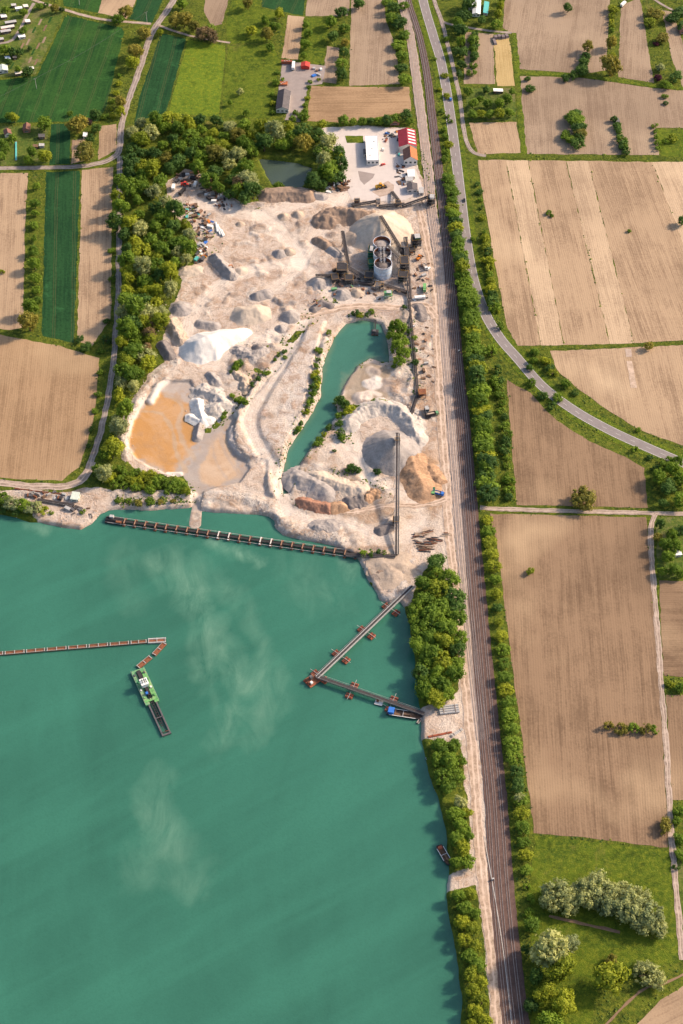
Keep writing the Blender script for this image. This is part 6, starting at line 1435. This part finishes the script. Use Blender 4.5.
def dredger():
    a, b = P(137.5, 671, WATER_Z), P(152.8, 704.5, WATER_Z); d = b-a; L = d.length; W = 9.6
    r = thing('dredger', 'green suction dredger with long black bucket ladder on the lake', 'dredger', (a+b)/2, math.atan2(d.y, d.x))
    for s in (-1, 1):
        h = MB().box((0, s*W*.33, .4), (L, W*.32, 2.4)).build('hull', 'green_paint', r)
        MB().box((0, s*W*.33, 1.64), (L-.4, W*.30, .08)).build('deck', 'green_bright' if s > 0 else 'green_paint', h)
        m = MB(); m.bar((-L/2, s*W*.49, 2.6), (L/2, s*W*.49, 2.6), .1)
        for k in range(14): x = -L/2+L*k/13; m.bar((x, s*W*.49, 1.6), (x, s*W*.49, 2.6), .1)
        m.build('handrail', 'steel_pale', r)
        for k in range(4): MB().box((-L*.36+k*L*.22, s*W*.36, 2.1), (1.5, 1.0, .9)).build('winch' if k % 2 else 'locker', ('steel_grey', 'green_dark', 'white_paint', 'green_bright')[k], r)
        m = MB(); m.bar((-L*.12, s*W*.22, 1.6), (-L*.04, s*W*.12, 8.5), .4); m.bar((L*.10, s*W*.22, 1.6), (-L*.02, s*W*.12, 8.5), .4); m.build('a_frame', 'green_dark', r)
    MB().box((-L*.30, 0, 2.0), (L*.30, W*.26, 1.2)).build('hopper', 'steel_dark', r)
    MB().box((-L/2+1.2, 0, 1.7), (2.2, W*.9, .3)).build('stern_bridge', 'green_paint', r)
    c = MB().box((-L*.02, 0, 4.6), (5.0, W*.48, 3.2)).build('control_cabin', 'white_paint', r); MB().box((-L*.02, 0, 6.3), (5.5, W*.54, .25)).build('cabin_roof', 'white_roof', c)
    for s in (-1, 1): MB().box((-L*.02, s*(W*.24+.03), 5.0), (3.6, .1, 1.2)).build('window', 'glass_dark', c)
    MB().box((L*.17, .4, 2.2), (L*.24, W*.22, 1.4)).build('pump_motor', 'steel_dark', r)
    MB().box((L*.22, -.9, 2.6), (1.8, 1.6, 1.4)).build('engine_box', 'blue_paint', r); MB().box((L*.26, .9, 2.4), (1.4, 1.0, 1.0)).build('fuel_box', 'red_paint', r)
    MB().box((L*.40, 0, 1.9), (2.0, W*.95, .4)).build('bow_bridge', 'green_bright', r)
    m = MB(); m.bar((-L*.05, 0, 8.5), (L*.05, 0, 8.5), .6); m.build('sheave_beam', 'steel_grey', r)
    LL = L*.98; x0 = L*.40
    m = MB()
    for s in (-1, 1): m.bar((x0, s*2.6, 1.0), (x0+LL, s*2.6, .5), 1.0, 1.2)
    m.box((x0+LL, 0, .6), (1.2, 6.2, 1.1)); m.box((x0+LL*.52, 0, 1.3), (.6, 6.0, .4)); m.build('ladder_pontoon', 'steel_grey', r)
    m = MB()
    for s in (-.7, .7): m.bar((x0-4, s, 2.2), (x0+LL-1.5, s, -.6), .3, .6)
    for k in range(16): p = Vector((x0-4, 0, 2.2)).lerp(Vector((x0+LL-1.5, 0, -.6)), k/15); m.box(p, (.5, 1.7, .4))
    m.build('bucket_ladder', 'steel_dark', r)
    m = MB(); m.bar((x0+LL-2, -2, 1.2), (x0+LL-2, 2, 1.2), .3); m.bar((x0+LL-2, 0, 1), (x0+LL-2, 0, 3), .3); m.build('hoist_gallows', 'rust', r)
    m = MB(); m.bar((0, 0, 8.5), (x0+LL-2, 0, 3.0), .12); m.build('hoist_cable', 'steel_dark', r)
dredger()

# ------------------------------------------------------------------ stores and scrap
def pipes(px, py, rz, n, L, r0, mat, label):
    r = thing('pipe_stack', label, 'pipe stack', G(px, py), rz)
    for k in range(n): MB().tube((-L/2, (k-(n-1)/2)*r0*2.2, r0), (L/2, (k-(n-1)/2)*r0*2.2, r0), r0, 12).build('pipe', mat, r)
    for x in (-L*.3, L*.3): MB().box((x, 0, r0*2+.1), (.3, n*r0*2.2, .15)).build('batten', 'wood_brown', r)
pipes(449, 710, hdg((440, 711), (458, 709)), 4, 13, .8, 'steel_pale', 'row of pale steel pipes at the lower end of the lake side wood')
pipes(457, 733, hdg((450, 738), (462, 730)), 2, 9, .5, 'steel_pale', 'pale pipe pair lying aslant above the shore clump')
pipes(440, 735, hdg((430, 737), (450, 733)), 2, 16, .35, 'rust_red', 'rusty red pipes lying on the landing')
pipes(40, 492, hdg((10, 488), (66, 495)), 2, 38, .3, 'rust', 'long rusty pipes beside the lake shore road')
LOGN = [0]
def scrap_beams(pts, label, group, mats, seed, size=(3, 9)):
    q = random.Random(seed)
    for x, y in pts:
        r = thing('scrap_stack', label, 'scrap', G(x, y), q.uniform(-.4, .4), group)
        for k in range(5):
            L = q.uniform(*size); MB().box((q.uniform(-1, 1), (k-2)*.7, .4+.5*(k % 2)), (L, .45, .4), q.uniform(-.15, .15)).build('beam', q.choice(mats), r)
q = random.Random(8)
scrap_beams([(q.uniform(417, 446), q.uniform(530, 550)) for _ in range(16)], 'stack of rusty beams in the steel store above the lake side wood', 'beam stacks of the steel store', ['rust', 'wood_brown', 'steel_dark', 'steel_grey', 'log_pale'], 3)
def junk(px, py, kind, s, mat, label, group, rz):
    r = thing({'panel': 'scrap_pile', 'bars': 'scrap_bundle'}.get(kind, 'scrap_'+kind), label, 'scrap', G(px, py), rz, group)
    if kind == 'container':
        MB().box((0, 0, s*.35), (s*1.6, s*.8, s*.7)).build('box', mat, r); MB().box((0, 0, s*.72), (s*1.64, s*.84, .08)).build('lid', mat, r)
        m = MB()
        for k in range(6): m.box((-s*.7+k*s*.28, 0, s*.35), (.08, s*.84, s*.66))
        m.build('ribs', 'steel_dark', r)
    elif kind == 'panel':
        for k in range(3): MB().box((k*.25, k*.3, .15+k*.18), (s*1.5, s*.8, .12), .2*k).build('plate', mat, r)
    elif kind == 'machine':
        MB().box((0, 0, s*.3), (s, s*.7, s*.5), 0, .8).build('housing', mat, r); MB().tube((-s*.4, s*.5, s*.3), (s*.4, s*.5, s*.3), s*.25, 10).build('drum', 'rust', r); MB().bar((s*.3, 0, s*.4), (s*.9, 0, s*.9), s*.14).build('arm', mat, r)
    else:
        for k in range(5): MB().bar((-s*.8, -s*.3+k*s*.16, .2+.1*(k % 2)), (s*.8, -s*.3+k*s*.15, .3), .18).build('bar', mat, r)
SM = [('rust_dusty', 'rusty'), ('wood_brown', 'dark brown'), ('steel_grey', 'grey'), ('steel_pale', 'pale'), ('white_paint', 'white'), ('steel_dark', 'dark'), ('wood_brown', 'brown')]
SMC = SM+SM+SM[:4]+[('blue_paint', 'blue'), ('teal_paint', 'teal'), ('orange_paint', 'orange')]
def scatter(poly, dmin, mats, place, group, n, seed, smin=1.6, smax=3.6):
    q = random.Random(seed); got = []; xs = [p[0] for p in poly]; ys = [p[1] for p in poly]
    for _ in range(6000):
        x, y = q.uniform(min(xs), max(xs)), q.uniform(min(ys), max(ys))
        if len(got) < n and inside(poly, x, y) and all((x-a)**2+(y-b)**2 > dmin*dmin for a, b in got):
            got.append((x, y)); mt, w = q.choice(mats); k = q.choice(('container', 'panel', 'machine', 'bars'))
            junk(x, y, k, q.uniform(smin, smax), mt, f'{w} scrap {k} {place}', group, q.uniform(0, 3.1))
scatter([(172, 174), (200, 171), (212, 178), (214, 190), (226, 200), (235, 208), (222, 210), (205, 197), (196, 184), (176, 182)], 2.6, SM, 'in the upper scrap yard', 'scrap of the upper yard', 62, 1)
scatter([(178, 203), (196, 206), (212, 216), (214, 228), (210, 246), (206, 262), (196, 264), (196, 240), (190, 224), (178, 212)], 2.6, SMC, 'in the dump strip at the edge of the wood', 'scrap of the dump strip', 75, 2, 1.4, 3.2)
scatter([(393, 167), (404, 166), (410, 172), (406, 185), (398, 186)], 2.6, SM, 'beside the huts of the quarry yard', 'scrap beside the yard huts', 12, 3)
scatter([(382, 134), (398, 132), (398, 137), (382, 140)], 2.5, SMC, 'along the fence behind the office', 'clutter behind the office', 8, 4, 1.2, 2.4)
scatter([(324, 184), (340, 180), (350, 182), (346, 192), (328, 192)], 2.6, SM, 'in the rubble corner west of the yard', 'scrap of the rubble corner', 22, 5)
scatter([(402, 270), (430, 262), (434, 300), (412, 300)], 4.5, SM, 'around the plant exit', 'scrap around the plant exit', 22, 6, 1.2, 2.6)
scatter([(330, 268), (380, 280), (400, 290), (380, 300), (330, 296)], 4.5, SM+[('green_paint', 'green')], 'around the crusher', 'machine parts around the crusher', 34, 7, 1.2, 3.0)
scatter([(30, 490), (66, 494), (72, 500), (60, 500), (30, 496)], 4, SM[2:4]+SM[5:], 'beside the lake shore road', 'scrap beside the lake shore road', 12, 8)
scatter([(410, 320), (432, 320), (436, 400), (420, 400)], 6, SM, 'along the belt line', 'scrap along the belt line', 22, 9, 1.0, 2.4)
scatter([(66, 506), (90, 506), (92, 516), (70, 516)], 4, SM[2:4]+SM[5:], 'on the western beach', 'scrap on the western beach', 8, 10)
truck(173.5, 189, 1.5, 'white_paint', 'white_paint', 'white box van in the upper scrap yard', 7, 'van', 2.0, 'white_roof')
truck(195.5, 186, 1.4, 'white_paint', 'plaster', 'white van beside the scrap piles', 6.5, 'van', 2.0, 'plaster_pale')
truck(182.5, 193, 1.1, 'black_paint', 'black_paint', 'black lorry in the upper scrap yard', 9, box_h=1.8, cover='rubber')
loader(185, 186, 0, 'red_paint', 'red machine in front of the scrap piles', 1.1)
for k, (x, y) in enumerate([(216.5, 228), (218.5, 231), (221, 233)]):
    r = thing('white_pipe_bundle', 'bundle of long white sacks at the bend of the scrap track', 'bundle', G(x, y), hdg((216, 224), (218, 236))+.1*k, 'white bundles at the scrap track')
    MB().tube((-6, 0, .8), (6, 0, .8), .8, 10, .6).build('sack', 'white_paint', r); MB().tube((-3, 1.3, .7), (5, 1.4, .7), .65, 10).build('sack', 'white_roof', r)
building(75.5, 498, 5.5, 7, 2.8, hdg((74, 504), (77, 494))-math.pi/2, 'canvas_pale', 'canvas_pale', 'pale green container hut on the western beach', 'flat', 'hut', 'container_hut', .4, 1)
# farm odds along the railway
for k, (x, y) in enumerate([(493, 880), (459, 352)]):
    r = thing('signal_box', 'small pale cabinet beside the railway tracks', 'cabinet', G(x, y), .1, 'trackside cabinets')
    MB().box((0, 0, 1.0), (1.2, .8, 1.8)).build('housing', 'plaster_pale', r); MB().box((0, 0, 1.95), (1.4, 1.0, .1)).build('roof', 'steel_pale', r); MB().box((0, -.42, 1.0), (.9, .05, 1.4)).build('door', 'steel_grey', r)

# ------------------------------------------------------------------ uncountable cover: rubble stones and rough grass
OCT = np.array([(1, 0, 0), (-.5, .87, 0), (-.5, -.87, 0), (.3, .2, .8), (-.3, -.1, .7)]); OCF = [(0, 1, 3), (1, 4, 3), (1, 2, 4), (2, 0, 3), (2, 3, 4)]
def lumps(name, xs, ys, sz, hz_, mat, label, seed, parent=None):
    r = np.random.RandomState(seed); n = len(xs)
    zs = np.array([gz(a, b) for a, b in zip(xs, ys)]); ang = r.rand(n)*6.28; v = OCT[None]*(.65+.7*r.rand(n, 5, 1))
    x = (v[..., 0]*np.cos(ang)[:, None]-v[..., 1]*np.sin(ang)[:, None])*sz[:, None]+xs[:, None]; y = (v[..., 0]*np.sin(ang)[:, None]+v[..., 1]*np.cos(ang)[:, None])*sz[:, None]+ys[:, None]
    z = v[..., 2]*hz_[:, None]+zs[:, None]-.08; co = np.stack([x, y, z], -1).reshape(-1, 3)
    f = (np.array(OCF)[None]+5*np.arange(n)[:, None, None]).reshape(-1, 3)
    me = bpy.data.meshes.new(name); me.vertices.add(len(co)); me.vertices.foreach_set('co', co.astype(np.float32).ravel())
    me.loops.add(f.size); me.loops.foreach_set('vertex_index', f.astype(np.int32).ravel()); me.polygons.add(len(f))
    me.polygons.foreach_set('loop_start', np.arange(0, f.size, 3, dtype=np.int32)); me.polygons.foreach_set('loop_total', np.full(len(f), 3, np.int32)); me.update(calc_edges=True)
    me.materials.append(MATS[mat]); return tag(link(name, me), label, None, None, 'stuff')
def near(px, n, spread, seed):
    """points strewn about a picture line"""
    w = crom(P2(px), 2.0); r = np.random.RandomState(seed); i = r.randint(0, len(w), n); a = np.array([(w[k].x, w[k].y) for k in i])
    return a[:, 0]+r.randn(n)*spread, a[:, 1]+r.randn(n)*spread
LN = [([(203, 499), (232, 497), (268, 505), (280, 520), (295, 531), (340, 540)], 900, 3.5), ([(118, 494), (190, 496)], 260, 3), ([(232, 428), (232, 441), (240, 453), (262, 458)], 260, 2.5), ([(268, 372), (246, 402), (238, 414)], 260, 2.5),
      ([(325, 340), (311, 396), (285, 442), (279, 470)], 420, 2.6), ([(205, 390), (222, 403), (200, 412)], 420, 5), ([(238, 352), (262, 352)], 260, 5), ([(300, 478), (325, 490), (372, 496)], 520, 6), ([(396, 376), (412, 376), (416, 412)], 420, 5),
      ([(126, 458), (131, 413), (153, 377), (178, 360)], 320, 3), ([(214, 190), (245, 208), (268, 200)], 420, 3.5), ([(324, 188), (345, 190)], 200, 4), ([(300, 300), (420, 298)], 420, 6), ([(340, 262), (400, 285)], 420, 8), ([(350, 424), (380, 407), (414, 432)], 520, 6),
      ([(412, 330), (420, 400), (430, 440)], 420, 6), ([(171, 312), (181, 345)], 260, 6), ([(20, 492), (66, 497)], 260, 3), ([(384, 596), (405, 580)], 150, 3), ([(60, 520), (96, 514)], 220, 3), ([(260, 300), (300, 270)], 160, 14), ([(200, 300), (260, 330)], 260, 12), ([(330, 240), (360, 260)], 220, 9)]
A = [near(l, n, s_, 40+k) for k, (l, n, s_) in enumerate(LN)]; xs = np.concatenate([a[0] for a in A]); ys = np.concatenate([a[1] for a in A])
r = np.random.RandomState(3); sz = .25+.75*r.rand(len(xs))**2.5
lumps('rubble_stones', xs, ys, sz, sz*.8, 'rock', 'loose stones strewn over the banks and spoil of the pit', 9)
# rough grass on everything that is neither field, road, pit nor water
r = np.random.RandomState(12); N = 60000
cx = r.rand(N)*683; cy = r.rand(N)**1.15*1024; pts = [P(a, b) for a, b in zip(cx, cy)]
xs = np.array([q.x for q in pts]); ys = np.array([q.y for q in pts]); ok = np.ones(N, bool); low = np.zeros(N, bool)
ii = np.clip(np.searchsorted(GX, xs)-1, 0, nx-1); jj = np.clip(np.searchsorted(GY, ys)-1, 0, ny-1)
ok &= (BARE[jj, ii] < .25) & (HZ[jj, ii] > -1.0)
for poly, nm in FIELDS:
    bx = [q.x for q in poly]; by = [q.y for q in poly]; m = np.where((xs > min(bx)) & (xs < max(bx)) & (ys > min(by)) & (ys < max(by)))[0]
    if len(m) == 0: continue
    d = sdist(poly, xs[m], ys[m])
    if nm == 'meadow': low[m[d < 0]] = True
    else: ok[m[d < -1.6*r.rand(len(m))**2]] = False
ROADS = [o for o in COL.objects if o.get('kind') == 'structure' and o.name.split('.')[0] in ('main_road', 'farm_road', 'path', 'track', 'haul_road', 'railway_bed', 'railway_siding_bed', 'yard')]
for o in ROADS:
    co = np.empty(len(o.data.vertices)*3, np.float32); o.data.vertices.foreach_get('co', co); co = co.reshape(-1, 3)
    if o.name.startswith('yard'): poly = [Vector((c[0], c[1])) for c in co]
    else: poly = [Vector((c[0], c[1])) for c in np.concatenate([co[0::2][::2], co[1::2][::-1][::2]])]
    m = np.where(ok & (xs > co[:, 0].min()-3) & (xs < co[:, 0].max()+3) & (ys > co[:, 1].min()-3) & (ys < co[:, 1].max()+3))[0]
    if len(m): ok[m[sdist(poly, xs[m], ys[m]) < .5]] = False
clump = fbm(xs, ys, 14, 91, 3)
ok &= (clump > np.where(low, .02, -.22)) | (r.rand(N) < .2)
xs, ys, low = xs[ok], ys[ok], low[ok]; half = fbm(xs, ys, 25, 5, 3)+r.randn(len(xs))*.25 > 0
for sel, mt, nm, lb in ((half, 'tuft_light', 'rough_grass', 'pale tufts of rough grass on verges and meadows'), (~half, 'tuft_dark', 'rough_grass', 'dark tufts of rough grass and low weeds on verges and meadows')):
    a, b, l = xs[sel], ys[sel], low[sel]; s_ = .45+.9*r.rand(len(a))**2; s_ *= np.where(l, .7, 1)
    lumps(nm, a, b, s_, s_*np.where(l, .45, .8), mt, lb, 21)
WL = [(STREAM, 520, 4.5), (POND[:10], 120, 2.5), (POND[22:], 420, 3.0), (POND[12:22], 200, 3.5), ([(118, 501), (190, 500)], 420, 2.2), ([(112, 478), (150, 482), (188, 489)], 900, 4), ([(300, 470), (345, 474), (385, 490)], 160, 4), ([(348, 440), (336, 430)], 80, 4), ([(362, 554), (392, 555)], 120, 2), ([(178, 205), (200, 225), (205, 255)], 300, 5),
      ([(405, 310), (418, 395)], 260, 3), ([(450, 160), (462, 290)], 500, 3.5), ([(416, 130), (432, 200)], 200, 2)]
A = [near(l, n, s_, 140+k) for k, (l, n, s_) in enumerate(WL)]; xs = np.concatenate([a[0] for a in A]); ys = np.concatenate([a[1] for a in A])
keep = np.array([gz(a, b) > WATER_Z+.15 for a, b in zip(xs, ys)]) & (fbm(xs, ys, 9, 33, 2) > -.25); xs, ys = xs[keep], ys[keep]
r = np.random.RandomState(5); s_ = .4+1.0*r.rand(len(xs))**2; h_ = r.rand(len(xs)) > .5
lumps('bank_weeds', xs[h_], ys[h_], s_[h_], s_[h_]*.9, 'tuft_light', 'pale weeds along the banks and ditches of the pit', 31)
lumps('bank_weeds', xs[~h_], ys[~h_], s_[~h_], s_[~h_]*.9, 'tuft_dark', 'dark weeds along the banks and ditches of the pit', 32)
